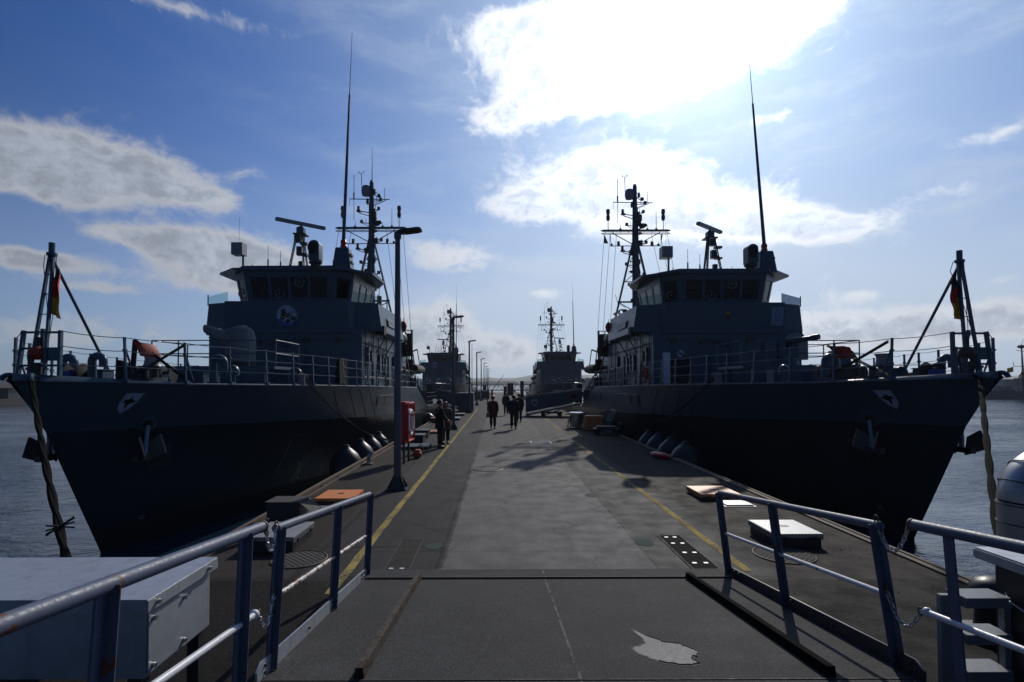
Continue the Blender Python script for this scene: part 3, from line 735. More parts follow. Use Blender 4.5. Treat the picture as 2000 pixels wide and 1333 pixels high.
    for x, z, y in ((-2.33, 8.33, 14.58), (-.48, 8.28, 14.26), (.47, 8.78, 14.15)):       # rotating clear-view screens
        b = MB(); b.tube([(x+.21*cos(a), y, z+.21*sin(a)) for a in [2*pi*k/24 for k in range(24)]], .026, 6, closed=True)
        b.cyl((x, y+.02, z), (x, y-.03, z), .035); b.bar((x, y, z), (x, y, z+.2), .03, .02); b.build('clear_view_screen', M_LIGHT, who)
    b = MB()
    for k in range(4):
        x = -1.45+k*.97; b.bar((x+.25, 14.17, 8.15), (x+.2, 14.08, 8.75), .012, .012)
    b.build('window_wiper', M_DARK, who)
    # roof with deep eaves
    rp = [(-3.66, 15.0), (-2.5, 13.88), (2.5, 13.88), (3.66, 15.0), (3.7, 17.4), (3.1, 18.9), (-3.1, 18.9), (-3.7, 17.4)]
    rt = [(-3.0, 14.9), (-2.2, 13.98), (2.2, 13.98), (3.0, 14.9), (3.0, 18.8), (-3.0, 18.8)]
    b = MB(); b.prism(rp, 9.30, 9.40)
    b.loft([[(x, y, 9.404) for x, y in rt], [(x*.96, y+.03, 9.52) for x, y in rt]])
    roof = b.build('roof', M_PAINT, root)
    # mast block and funnel behind the bridge
    b = MB(); b.prism([(-2.2, 20.4), (2.2, 20.4), (2.2, 27.5), (-2.2, 27.5)], 6.555, 7.7); b.prism([(-1.0, 23.2), (1.0, 23.2), (.8, 26.4), (-.8, 26.4)], 7.7, 9.3); b.build('funnel_house', M_PAINT, root)
    return dh, wing, who, roof

def make_radar(root):
    r = MB(); x, y, z = 0, 15.6, 9.5; zt = 11.35
    for dx, dy in ((-.34, -.25), (.34, -.25), (0, .35)):
        lattice(r, (dx*1.35, y+dy*1.3, z), (dx*.5, y+dy*.5, zt), .16, .028, 7)
    r.box((0, y, zt+.03), (.6, .6, .06)); r.bar((-.1, y-.3, z+.9), (.35, y-.3, z+.9), .05); r.box((.28, y-.3, zt-.5), (.34, .3, .10)); r.box((.3, y-.3, zt-1.05), (.30, .3, .08)); r.box((-.02, y-.32, zt-.25), (.3, .28, .34)); r.box((.05, y-.3, zt-.85), (.24, .26, .42)); r.box((.12, y-.3, z+.35), (.2, .2, .3))
    a = r.build('radar_pedestal', M_DARK, root)
    b = MB(); b.box((0, y, zt+.22), (.34, .42, .34)); b.cyl((0, y, zt+.36), (0, y, zt+.48), .09); b.build('radar_gearbox', M_PAINT, a, bev=.04)
    b = MB(); Mz = Matrix.Rotation(R(42), 3, 'Z'); b.box((0, y, zt+.58), (2.45, .20, .16), M=Mz); b.build('radar_scanner', M_LIGHT, a, bev=.02)
    # director: rounded drum on a pedestal at the front of the roof
    b = MB(); x, y = 1.28, 13.95
    b.lathe([(.22, 9.35), (.22, 9.55), (.30, 9.6), (.30, 9.68)], 20, c=(x, y, 0)); d = b.build('director_base', M_DARK, root)
    b = MB(); prof = [(x+.41*cos(q), .34*0, 0) for q in (0,)]
    arch = [(-.24, 9.68), (.24, 9.68), (.24, 10.42)]+[(.24*cos(q), 10.42+.20*sin(q)) for q in [pi*k/10 for k in range(1, 10)]]+[(-.24, 10.42)]
    b.prism([(p, q) for p, q in arch], -.32, .32, lambda u, v, w_: (x+u, y+w_, v)); dd = b.build('director_head', M_PAINT, root, bev=.05)
    b = MB(); b.lathe([(.22, 0), (.24, .03), (.19, .05)], 18, Matrix.Rotation(R(90), 3, 'X'), (x-.02, y-.31, 10.25)); b.box((x-.05, y-.33, 10.22), (.30, .05, .5)); b.build('sensor_window', M_MATTE, dd)
    # whip antenna on its tapered base
    x, y = 2.33, 14.75
    b = MB(); b.box((x, y, 9.98), (.86, .8, 1.0), taper=.72); bs = b.build('antenna_base', M_PAINT, root, bev=.03)
    b = MB(); b.box((x+.38, y, 10.15), (.1, .4, .1)); b.box((x+.40, y, 9.8), (.1, .4, .1)); b.build('vent_slot', M_DARK, bs)
    b = MB(); b.lathe([(.13, 10.48), (.16, 10.6), (.12, 10.66), (.15, 10.78), (.10, 10.9)], 14, c=(x, y, 0)); b.build('insulator', M_RED, bs)
    b = MB(); q = lambda f: (x, y+1.40*f, 10.85+f*11.0)
    b.tube([q(0), q(.33), q(.68), q(.69), q(1.0)], [.088, .07, .05, .022, .008], 8); b.build('whip_antenna', M_PAINT, bs)
    # small roof fittings
    b = MB(); b.box((-2.55, 14.6, 10.42), (.52, .5, .56)); b.cyl((-2.40, 14.7, 9.4), (-2.40, 14.7, 10.3), .05); b.cyl((-2.55, 14.6, 10.7), (-2.55, 14.6, 11.95), .008, n=5); b.build('antenna_box', M_LIGHT, root, bev=.03)
    for xx, hh in ((-1.35, 1.2), (-.75, .95), (1.75, .5), (-2.1, .3), (.85, .35)):
        b = MB(); b.cyl((xx, 15.0, 9.5), (xx, 15.0, 9.5+hh*.45), .035, n=6); b.cyl((xx, 15.0, 9.5+hh*.45), (xx, 15.0, 9.5+hh), .012, n=5); b.build('rod_antenna', M_DARK, root)
    for xx in (-1.9, -.1, .6):
        b = MB(); b.lathe([(.2, 9.5), (.2, 9.56), (.12, 9.62), (.02, 9.64)], 12, c=(xx, 14.6, 0)); b.build('roof_vent', M_DARK, root)

def make_mast(root):
    y = 30.3
    b = MB(); b.tube([(0, y, 6.5), (0, y, 15.5), (0, y, 19.5)], [.30, .24, .16], 12); m = b.build('mast', M_PAINT, root)
    for dx in (-1.95, 1.95):
        g = MB(); lattice(g, (dx, y+.2, 7.5), (dx*.08, y, 15.2), .24, .06, 16); g.build('mast_leg', M_PAINT, m)
    g = MB(); lattice(g, (0, y-2.4, 7.7), (0, y-.1, 14.6), .24, .055, 14); g.build('mast_leg', M_PAINT, m)
    g = MB(); g.bar((-1.4, y, 10.4), (1.4, y, 10.4), .12); g.bar((-1.4, y, 10.4), (0, y, 9.6), .06); g.bar((1.4, y, 10.4), (0, y, 9.6), .06); g.build('cross_bar', M_PAINT, m)
    g = MB()
    loop = [(-2.5, -.16), (2.5, -.16), (2.68, 0), (2.5, .16), (-2.5, .16), (-2.68, 0)]
    g.tube([(a, y-.2+c, 15.95) for a, c in loop], .05, 6, closed=True); g.tube([(a, y-.2+c, 15.72) for a, c in loop], .028, 6, closed=True)
    for a in [-2.4+k*.6 for k in range(9)]: g.cyl((a, y-.36, 15.7), (a, y-.36, 15.95), .02, n=5)
    g.tube([(-1.9, y-.2, 15.8), (-.15, y, 14.9)], .035, 6); g.tube([(1.9, y-.2, 15.8), (.15, y, 14.9)], .035, 6); ya = g.build('yard', M_PAINT, m)
    g = MB(); g.tube([(-2.0, y-.2, 15.7), (-1.95, y-.2, 14.75), (1.95, y-.2, 14.75), (2.05, y-.2, 15.7)], .035, 6); g.bar((2.05, y-.2, 15.7), (1.97, y-.2, 15.2), .09); g.build('lower_yard', M_PAINT, m)
    for s in (-1, 1):
        g = MB(); g.cyl((s*2.15, y-.2, 15.9), (s*2.15, y-.2, 16.75), .03, n=6)
        for q in (-1, 1): g.cyl((s*2.15+q*.12, y-.2, 16.3), (s*2.15+q*.12, y-.2, 16.8), .006, n=4)
        g.lathe([(.12, 16.75), (.16, 17.0), (.11, 17.2), (.16, 17.4), (.13, 17.62), (.02, 17.63)], 12, c=(s*2.15, y-.2, 0)); g.build('mast_antenna', M_DARK, m)
        g = MB(); g.lathe([(.13, 14.78), (.09, 14.85), (.13, 14.88)], 10, c=(s*1.3-.05, y-.2, 0)); g.use(1); g.lathe([(.11, 14.88), (.11, 15.1), (.03, 15.13)], 10, c=(s*1.3-.05, y-.2, 0)); g.build('signal_lamp', [M_DARK, M_GREEN], m)
    for z, L in ((17.15, .95), (14.25, 1.0)):
        g = MB(); g.bar((0, y-.1, z), (-L, y-.1, z+.12), .06); g.bar((0, y-.1, z-.3), (-L, y-.1, z), .05); g.box((-L, y-.1, z+.12), (.32, .26, .1)); g.lathe([(.10, z+.18), (.12, z+.3), (.08, z+.36)], 10, c=(-L-.03, y-.1, 0)); g.use(1); g.lathe([(.10, z+.36), (.10, z+.5), (.02, z+.52)], 10, c=(-L-.03, y-.1, 0))
        g.build('signal_lamp', [M_DARK, M_REDGL], m)
    g = MB(); g.box((.22, y-.25, 16.9), (.45, .4, .5)); g.cyl((.22, y-.25, 16.4), (.22, y-.25, 16.6), .16); g.build('sensor_box', M_DARK, m, bev=.04)
    g = MB(); g.lathe([(.16, 16.1), (.22, 16.25), (.20, 16.45), (.05, 16.5)], 12, c=(.45, y-.3, 0)); g.bar((.2, y-.2, 16.05), (.7, y-.3, 16.2), .07); g.ball((.72, y-.3, 16.35), .15, 10); g.build('searchlight', M_DARK, m)
    g = MB(); g.tube([(-1.7, y, 18.25), (1.4, y, 18.2)], .035, 6); g.tube([(.1, y, 17.7), (1.1, y, 18.15)], .03, 6); g.cyl((-1.35, y, 16.6), (-1.35, y, 20.1), .022, n=5); g.box((-1.35, y, 18.5), (.1, .08, .5)); g.cyl((1.0, y, 18.2), (1.0, y, 19.1), .02, n=5); g.cyl((-1.7, y, 17.7), (-1.7, y, 18.2), .015, n=4); g.build('upper_yard', M_PAINT, m)
    g = MB(); g.lathe([(.05, 18.42), (.30, 18.5), (.36, 18.75), (.36, 19.0), (.25, 19.25), (.05, 19.32)], 16, c=(-.42, y, 0)); g.build('radome', M_LIGHT, m)
    g = MB(); g.bar((0, y, 18.7), (.55, y, 18.35), .05); g.bar((0, y, 19.3), (.5, y, 18.5), .03); g.ball((.58, y, 18.5), .15, 10); g.box((0, y, 19.5), (.2, .2, .3)); g.build('mast_lamp', M_DARK, m)
    g = MB(); g.tube([(-.1, y, 19.0), (-.75, y, 19.05), (-.78, y, 20.2)], .03, 6); g.tube([(-.95, y, 20.25), (-.62, y, 20.25)], .02, 5); g.ball((-.98, y, 20.32), .05, 6); g.ball((-.6, y, 20.36), .05, 6); g.build('wind_gauge', M_DARK, m)
    rn = random.Random(21)
    for k in range(12):
        z = 10.5+k*.75; g = MB(); q = rn.choice((-1, 1)); w_ = .12+rn.random()*.2
        g.box((q*(.2+w_/2), y-.15, z), (w_, .2, .14+rn.random()*.3)); g.bar((q*.15, y-.1, z-.2), (q*(.3+w_), y-.15, z), .03); g.build('mast_fitting', M_DARK, m)
    g = MB()
    for q in (-.17, .14, .2): g.tube([(q, y-.22, 8.0), (q*1.05, y-.2, 12), (q*.9, y-.15, 17.8)], .025, 5)
    g.build('cable_run', M_DARK, m)
    for a, z, h in ((-1.2, 15.95, .5), (.9, 15.95, .42), (1.6, 15.95, 1.5), (-1.9, 14.75, .25), (1.75, 14.75, .25)):
        g = MB(); g.cyl((a, y-.2, z), (a, y-.2, z+h), .03, .015, n=6); g.box((a, y-.2, z+.08), (.16, .14, .16)); g.build('yard_fitting', M_DARK, m)
    for sd_, z, L in ((1, 18.0, .75), (1, 17.3, .6), (-1, 16.3, .7), (1, 14.9, .8), (-1, 13.2, .75), (1, 12.4, .6), (-1, 11.6, .55)):
        g = MB(); g.bar((0, y-.15, z), (sd_*L, y-.2, z+.06), .05); g.bar((0, y-.15, z-.28), (sd_*L*.9, y-.2, z), .035); g.box((sd_*L, y-.2, z+.14), (.2, .2, .22)); g.cyl((sd_*L*.55, y-.2, z), (sd_*L*.55, y-.2, z+.4), .02, n=5); g.build('mast_arm', M_DARK, m)
    for z in (13.6, 12.0, 9.0):
        w_ = 1.95*(15.2-z)/7.7; g = MB(); g.bar((-w_, y+.1, z), (w_, y+.1, z), .07); g.bar((-w_, y+.1, z), (0, y, z+.7), .05); g.bar((w_, y+.1, z), (0, y, z+.7), .05); g.build('mast_brace', M_PAINT, m)
    g = MB(); g.tube([(-.9, y-.4, 9.9), (-1.5, y-.5, 10.2), (-1.7, y-.5, 10.9)], .02, 5); g.lathe([(.28, 0), (.3, .05), (.1, .1)], 12, c=(-1.1, y-.4, 9.7)); g.build('whip_bracket', M_DARK, m)
    g = MB(); g.bar((0, y-.2, 9.0), (-1.4, y-.2, 9.5), .09); g.bar((0, y-.2, 8.4), (-1.4, y-.2, 9.4), .05); g.bar((-1.5, y-.9, 9.55), (-1.5, y+.9, 9.55), .14); g.lathe([(.1, 9.4), (.3, 9.6), (.28, 9.7), (.05, 9.75)], 12, c=(-.8, y-.2, 0)); g.build('navigation_radar', M_DARK, m)
    g = MB()
    for k in range(30): g.bar((.28, y-.12, 7+k*.3), (.28, y+.12, 7+k*.3), .02)
    g.build('mast_ladder', M_DARK, m)
    g = MB(); g.cyl((.9, y-1.3, 7.7), (.9, y-1.3, 9.2), .05); g.box((.9, y-1.3, 10.1), (.3, .3, .9)); g.cyl((.9, y-1.3, 10.5), (.9, y-1.3, 12.0), .02, n=5); g.cyl((1.4, y-1, 7.7), (1.4, y-1, 10.6), .045, n=6); g.build('deck_antenna', M_DARK, m)
    g = MB()
    for a, c in ((-2.45, -3.3), (-2.0, -2.9), (-1.5, -2.4), (2.45, 3.3), (1.9, 2.9), (1.2, 2.4)): g.tube([(a, y-.2, 15.7), (c, y-1.6, 7.7)], .015, 4)
    g.build('halyard', M_LIGHT, m)
    return m

def make_foredeck(root):
    # stanchions and lifelines
    near = [1.5, 2.65, 3.9, 5.1, 6.3, 7.3, 8.2, 9.4, 10.6, 11.8, 13, 14.5, 16, 17.5, 19, 20.5, 22, 23.3]
    for side in (1, -1):
        tops = []
        for s in near:
            p = V(side*(hb(s, hd(s))-.04), s, hd(s)); lean = V(-side*.03, -.02, 1.0)
            b = MB(); b.bar(p, p+lean*1.02, .055, .04); b.box(p+V(0, 0, .04), (.14, .14, .08))
            for z in (.40, .72): b.box(p+lean*z, (.075, .07, .05))
            if s < 3: b.bar(p+V(0, .35, 0), p+lean*.8, .03)
            b.build('stanchion', M_PAINT, root); tops.append(p)
        g = MB()
        for z in (.36, .70, 1.0):
            for p, q in zip(tops, tops[1:]): g.tube(cat(p+V(0, 0, z), q+V(0, 0, z), .02, 4), .0095, 5)
            b0 = V(side*.40, .70, hd(.4)+z*1.05); g.tube(cat(tops[0]+V(0, 0, z), b0, .03, 5), .0095, 5)
        g.build('lifeline', M_LIGHT, root)
    # handrail gate frames further aft
    for side in (1, -1):
        for s0 in (16.2, 18.2, 20.2):
            b = MB()
            for k in range(6): b.cyl((side*4.35, s0+k*.24, hd(s0)), (side*4.35, s0+k*.24, hd(s0)+.95), .02, n=6)
            b.tube([(side*4.35, s0, hd(s0)+.95), (side*4.35, s0+1.2, hd(s0)+.95)], .025, 6); b.tube([(side*4.35, s0, hd(s0)+.3), (side*4.35, s0+1.2, hd(s0)+.3)], .018, 6)
            b.build('deck_gate', M_LIGHT, root)
    # pulpit frame and jackstaff tripod at the stem
    b = MB(); h0 = hd(.4)
    for x in (-.44, .44): b.bar((x, .66, h0), (x*.88, .74, h0+1.06), .075, .06)
    for z, k in ((1.02, .86), (.68, .9), (.32, .95)): b.bar((-.44*k, .72, h0+z), (.44*k, .72, h0+z), .045)
    b.box((.20, .72, h0+.56), (.34, .05, .28)); b.build('pulpit_frame', M_PAINT, root)
    b = MB(); b.bar((-.17, .62, h0), (-.035, .95, h0+2.72), .06, .05); b.bar((.15, .62, h0), (.035, .95, h0+2.72), .06, .05)
    for k in range(5): f = .2+k*.16; b.bar((-.17*(1-f)-.035*f, .62+.33*f, h0+2.72*f), (.15*(1-f)+.035*f, .62+.33*f, h0+2.72*f), .018)
    b.bar((-.1, .9, h0), (.0, .75, h0+1.1), .06); b.tube([(0, .95, h0+2.66), (0, 2.85, h0+.04)], .032, 8)
    b.cyl((0, .95, h0+2.70), (0, .95, h0+2.76), .10); b.cyl((0, .95, h0+2.76), (0, .95, h0+2.98), .06); js = b.build('jackstaff', M_PAINT, root)
    b = MB(); b.tube([(-.15, .95, h0+2.72), (-.2, .98, h0+2.5), (-.09, .9, h0+2.1), (.08, .8, h0+1.2)], .008, 5); b.tube([(.1, .95, h0+2.7), (.1, .9, h0+1.5), (.05, .8, h0+.6)], .007, 5); b.build('halyard', M_DARK, js)
    # bow fairleads
    for side in (1, -1):
        s = .24; d = hb(s, hd(s))+.05; b = MB()
        b.tube([V(side*(d-.08+.12*cos(a)*.5), s+.0-.14*cos(a)*.8, hd(s)+.0+.11*sin(a)) for a in [pi*k/12 for k in range(13)]], .05, 8); b.build('bow_fairlead', M_PAINT, root)
        b = MB(); s = 2.2; b.box((side*(hb(s, 4.05)-.35), s, 4.16), (.3, .6, .12))
        for q in (-.18, .18): b.lathe([(.075, 4.1), (.07, 4.4), (.1, 4.43), (.1, 4.47)], 12, c=(side*(hb(2.2, 4.05)-.35), 2.2+q, 0))
        b.build('mooring_bitts', M_DARK, root)
    # gooseneck vents
    for x, s, r, h in ((.50, 1.5, .085, .60), (1.95, 3.9, .10, .72), (-1.7, 3.4, .10, .72), (2.9, 6.9, .09, .5)):
        z = hd(s); b = MB(); b.cyl((x, s, z), (x, s, z+.08), r*1.5); b.tube([(x, s, z)]+[(x+(r*1.5)*(1-cos(a)), s-.02, z+h-r*1.5+(r*1.5)*sin(a)) for a in [pi*k/10 for k in range(11)]]+[(x+r*3, s-.02, z+h-r*3)], r, 12); b.build('vent', M_PAINT, root)
    for x, s in ((2.2, 4.5), (-2.2, 4.6)):
        z = hd(s); b = MB(); b.lathe([(.06, z), (.06, z+.25), (.15, z+.27), (.16, z+.42), (.1, z+.52), (.03, z+.56)], 14, c=(x, s, 0)); b.build('mushroom_vent', M_PAINT, root)
    # capstan, winch, lockers
    b = MB(); z = hd(3); b.lathe([(.26, z), (.26, z+.08), (.12, z+.14), (.11, z+.3), (.14, z+.42), (.20, z+.5)], 20, c=(.3, 3.9, 0)); cp = b.build('capstan', M_DARK, root)
    b = MB(); b.lathe([(.23, z+.5), (.20, z+.55), (.175, z+.70), (.20, z+.77), (.235, z+.79), (.22, z+.82), (.06, z+.83)], 24, c=(.3, 3.9, 0)); b.build('capstan_drum', M_LIGHT, cp)
    b = MB(); b.box((-.5, 4.8, z+.28), (.8, .6, .5)); b.tube([(-1.1, 4.8, z+.3), (.3, 4.8, z+.3)], .1, 12)
    for xx in (-1.05, -.75, .05, .3): b.lathe([(.22, -.03), (.24, 0), (.22, .03)], 18, Matrix.Rotation(R(90), 3, 'Y'), (xx, 4.8, z+.28))
    b.build('anchor_winch', M_DARK, root)
    for x, s, dx, dy, dz in ((.15, 2.1, .55, .4, .30), (-.55, 2.5, .5, .4, .32), (1.0, 3.0, .4, .3, .22), (.1, 6.0, 1.4, 1.0, .35), (-1.4, 6.4, .6, .5, .45)):
        b = MB(); b.box((x, s, hd(s)+dz/2), (dx, dy, dz)); b.box((x, s, hd(s)+dz+.015), (dx+.05, dy+.05, .03)); b.build('deck_locker', M_PAINT, root, bev=.02)
    b = MB(); b.lathe([(.20, -.16), (.22, -.15), (.08, -.13), (.08, .13), (.22, .15), (.20, .16)], 22, Matrix.Rotation(R(90), 3, 'Y'), (-.05, 1.75, hd(2)+.24)); b.build('rope_reel', M_MATTE, root)
    b = MB(); b.box((-.1, 1.55, hd(1.5)+.13), (.26, .26, .26)); b.build('blue_crate', M_BLUE, root, bev=.02)
    b = MB(); b.box((0, 7.5, hd(8)+.30), (3.6, .12, .75)); b.box((0, 8.6, hd(8)+.62), (4.2, 2.2, .10)); b.build('breakwater', M_PAINT, root)
    # rolled pipe rail platform around the gun
    b = MB(); z = hd(9)+.66
    for x in (-2.1, -1.2, 1.2, 2.1):
        for s in (7.6, 9.7): b.cyl((x, s, z), (x, s, z+.9), .022, n=6)
    for q in (.45, .9):
        for s in (7.6, 9.7): b.tube([(-2.1, s, z+q), (2.1, s, z+q)], .02, 6)
        for x in (-2.1, 2.1): b.tube([(x, 7.6, z+q), (x, 9.7, z+q)], .02, 6)
    b.build('gun_platform_rail', M_PAINT, root)
    # roller fairlead amidships on each side
    for side in (1, -1):
        s = 6.9; p = V(side*(hb(s, hd(s))-.12), s, hd(s)); b = MB()
        for q in (-.16, .16): b.lathe([(.11, 0), (.12, .05), (.10, .3), (.13, .36), (.02, .38)], 14, c=p+V(0, q, 0))
        b.build('roller_fairlead', M_LIGHT, root)
    # scuppers and openings in the side plating
    for side in (1, -1):
        for s in (13.4, 14.5, 21.3):
            b = MB(); pts = []
            for k in range(16): a = 2*pi*k/16; pts.append(on_hull(s+.16*cos(a), 3.28+.24*sin(a), side, .012))
            b.poly(pts); b.build('freeing_port', M_MATTE, root, fix=False)
        b = MB(); b.tube([on_hull(s, 3.52, side, .01) for s in (13.5, 14.5, 15.5, 16.5, 17.5)], .012, 5); b.build('rubbing_strip', M_LIGHT, root)

def make_aft(root):
    b = MB(); b.prism([(-3.0, 31.5), (3.0, 31.5), (3.0, 36.5), (-3.0, 36.5)], 2.25, 4.5); b.prism([(-2.0, 36.5), (2.0, 36.5), (2.0, 40), (-2.0, 40)], 2.25, 3.6); b.build('aft_deckhouse', M_PAINT, root)
    for side in (1, -1):
        # inflatable boat on a cradle
        b = MB(); x, z = side*3.4, 5.1
        pts = [(x-.55, 26.0, z), (x-.6, 29.2, z), (x-.35, 30.1, z+.12), (x, 30.4, z+.2), (x+.35, 30.1, z+.12), (x+.6, 29.2, z), (x+.55, 26.0, z)]; b.tube(pts, .26, 10); b.prism([(x-.5, 26.1), (x+.5, 26.1), (x+.45, 29.8), (x-.45, 29.8)], z-.3, z-.1); b.box((x, 27.6, z+.35), (.5, .6, .7)); bt = b.build('tender_boat', M_MATTE, root)
        b = MB()
        for s in (26.6, 29.0): b.bar((x-.7, s, 3.6), (x, s, z-.25), .08); b.bar((x+.7, s, 3.2), (x, s, z-.25), .08); b.bar((side*2.7, s, 6.2), (x+side*.3, s, 6.6), .1); b.bar((x+side*.3, s, 6.6), (x+side*.5, s, 5.2), .06)
        b.build('boat_cradle', M_PAINT, root)
        # life raft canisters, stowage drums and ladders under the wing
        for k, (s, zz) in enumerate(((21.6, 6.95), (23.0, 6.95))):
            b = MB(); b.lathe([(.05, -.62), (.30, -.58), (.34, -.5), (.34, .5), (.30, .58), (.05, .62)], 18, Matrix.Rotation(R(90), 3, 'X'), (side*3.55, s, zz)); b.box((side*3.55, s, 6.58), (.7, .3, .1)); b.build('life_raft', M_DARK if k else M_PAINT, root)
        b = MB(); b.box((side*3.2, 24.6, 6.62), (1.6, .06, 1.5)); b.bar((side*4.0, 24.6, 5.6), (side*4.0, 24.6, 7.6), .12)
        for k in range(4): b.bar((side*(2.8+k*.4), 24.4, 6.6), (side*(2.8+k*.4), 24.4, 7.55), .05)
        b.tube([(side*2.7, 24.4, 7.55), (side*4.1, 24.4, 7.55)], .03, 6); b.build('equipment_rack', M_DARK, root)
        rn = random.Random(11)
        for k in range(16):
            b = MB(); s = 24.6+rn.random()*9; zz = interp([(24, 3.4), (28, 2.6), (34, 2.4)], s); h = .3+rn.random()*1.3; b.box((side*(3.0+rn.random()*1.2), s, zz+h/2), (.15+rn.random()*.5, .2+rn.random()*.5, h), rz=rn.random()); b.build('deck_gear', M_DARK, root)
        b = MB()
        for s in [24.5+k*1.4 for k in range(20)]:
            z0 = hd(s); b.cyl((side*4.4, s, z0-.05), (side*4.4, s, z0+1.0), .022, n=5)
        for q in (.35, .7, 1.0): b.tube([(side*4.4, s, hd(s)+q) for s in [24.5+k*1.4 for k in range(20)]], .014, 5)
        b.build('aft_rail', M_PAINT, root)
        # inclined ladder from the upper deck down to the after deck
        b = MB(); b.bar((side*2.9, 24.3, 6.5), (side*3.1, 27.0, 2.6), .06, .12); b.bar((side*3.6, 24.3, 6.5), (side*3.8, 27.0, 2.6), .06, .12)
        for k in range(12): f = k/12; b.box((side*(3.25+.2*f), 24.3+2.7*f, 6.5-3.9*f), (.66, .18, .03))
        b.tube([(side*3.65, 24.3, 7.4), (side*3.85, 27.0, 3.5)], .022, 6); b.build('ship_ladder', M_DARK, root)
    b = MB(); b.cyl((1.6, 37.5, 2.3), (1.6, 37.5, 5.6), .28); b.bar((1.6, 37.5, 5.4), (.9, 43.8, 5.0), .26, .32); b.bar((1.6, 37.5, 4.2), (1.35, 40.0, 5.1), .12); b.tube([(.9, 43.8, 4.9), (.9, 43.8, 3.6)], .02, 5); b.build('deck_crane', M_MATTE, root)
    for x in (-2, 0, 2): 
        b = MB(); b.lathe([(.55, -.5), (.6, -.45), (.3, -.4), (.3, .4), (.6, .45), (.55, .5)], 18, Matrix.Rotation(R(90), 3, 'Y'), (x, 43.5, 3.0)); b.build('cable_drum', M_DARK, root)

def make_ship(label, loc):
    root = thing('minehunter', label, 'warship', loc, 0, 'grey minehunters moored along the pier')
    hull = make_hull(root)
    for side in (1, -1):
        sx = 1.78
        emblem_shield(root, lambda u, v, off, side=side: on_hull(sx+u*.62, 3.66+v*.92, side, off))
        make_anchor(root, side)
    make_superstructure(root); make_radar(root); make_mast(root); make_foredeck(root); make_aft(root)
    return root
LX, LY, RX, RY = -9.62, 10.6, 10.8, 11.55
ship_l = make_ship('left near grey minehunter with round white badge on its bridge and a canvas covered gun', (LX, LY, WATER_Z))
ship_r = copy_tree(ship_l); ship_r.location = (RX, RY, WATER_Z)
ship_r['label'] = 'right near grey minehunter with uncovered gun and small golden crest on its bridge front'
far_l = copy_tree(ship_l); far_l.location = (LX, LY+69.2, WATER_Z)
far_l['label'] = 'left far grey minehunter with a white square panel bearing a blue figure on its bridge'
far_r = copy_tree(ship_l); far_r.location = (RX, RY+66.2, WATER_Z)
far_r['label'] = 'right far grey minehunter beyond the gangway, plain blue-grey bridge front without a badge'

# ---- what differs between the ships (parts)
def disc(b, c, r, n=28, y=0.0, squash=1.0):
    b.poly([(c[0]+r*cos(2*pi*k/n), c[1]+y, c[2]+r*squash*sin(2*pi*k/n)) for k in range(n)])
def badge_left(root):
    b = MB(); cx, y, cz, r = .02, 13.86, 7.20, .50
    def P(u, v, o): return (cx+u*r, 13.95-.13*((cz+v*r)-6.56)/1.3-.012-o, cz+v*r)
    def shp(pts, o): b.poly([P(u, v, o) for u, v in pts])
    circ = lambda c0, c1, q, n=24, e=1.0: [(c0+q*cos(2*pi*k/n), c1+q*e*sin(2*pi*k/n)) for k in range(n)]
    b.use(1); shp(circ(0, 0, 1.0, 36), .0); b.use(0); shp(circ(0, 0, .95, 36), .006)
    b.use(2); shp([(-.88, -.3)]+[(.94*cos(a), .94*sin(a)) for a in [pi*1.08+k*pi*.86/20 for k in range(21)]]+[(.6, -.5), (.2, -.72), (-.3, -.55), (-.6, -.32)], .010)
    b.use(1)
    for c0, c1, q, e in ((-.42, -.15, .21, 1.2), (.07, -.5, .22, .8), (.55, -.28, .26, .7), (.48, .3, .08, 1)): shp(circ(c0, c1, q, 16, e), .015)
    rn = random.Random(9)
    for k in range(9):
        a = R(70-k*10); b.poly([P(.84*cos(a+d)*m_, .84*sin(a+d)*m_, .014) for d, m_ in ((-.05, .94), (.05, .94), (.05, 1.06), (-.05, 1.06))])
    shp([(-.7, .62), (-.5, .45), (-.38, .7), (-.3, .42), (-.18, .78), (-.12, .3), (.12, .1), (.28, -.2), (-.05, -.2), (-.3, .0), (-.6, .1), (-.5, .3)], .017)
    shp([(.1, .18), (.22, .3), (.36, .05), (.55, -.05), (.8, -.2), (.5, -.14), (.25, .0)], .018)
    b.use(3); shp(circ(-.42, -.12, .10, 12), .020); shp([(-.2, .12), (-.05, .16), (.02, -.02), (-.1, -.06)], .021)
    b.use(4); shp([(-.12, .0), (.1, -.06), (.2, -.2), (.02, -.24), (-.14, -.12)], .022)
    b.build('round_badge', [M_EMWHITE, M_EMBLK, M_CRBLUE, M_EMYEL, M_EMGRN], root, fix=False)
badge_left(ship_l)
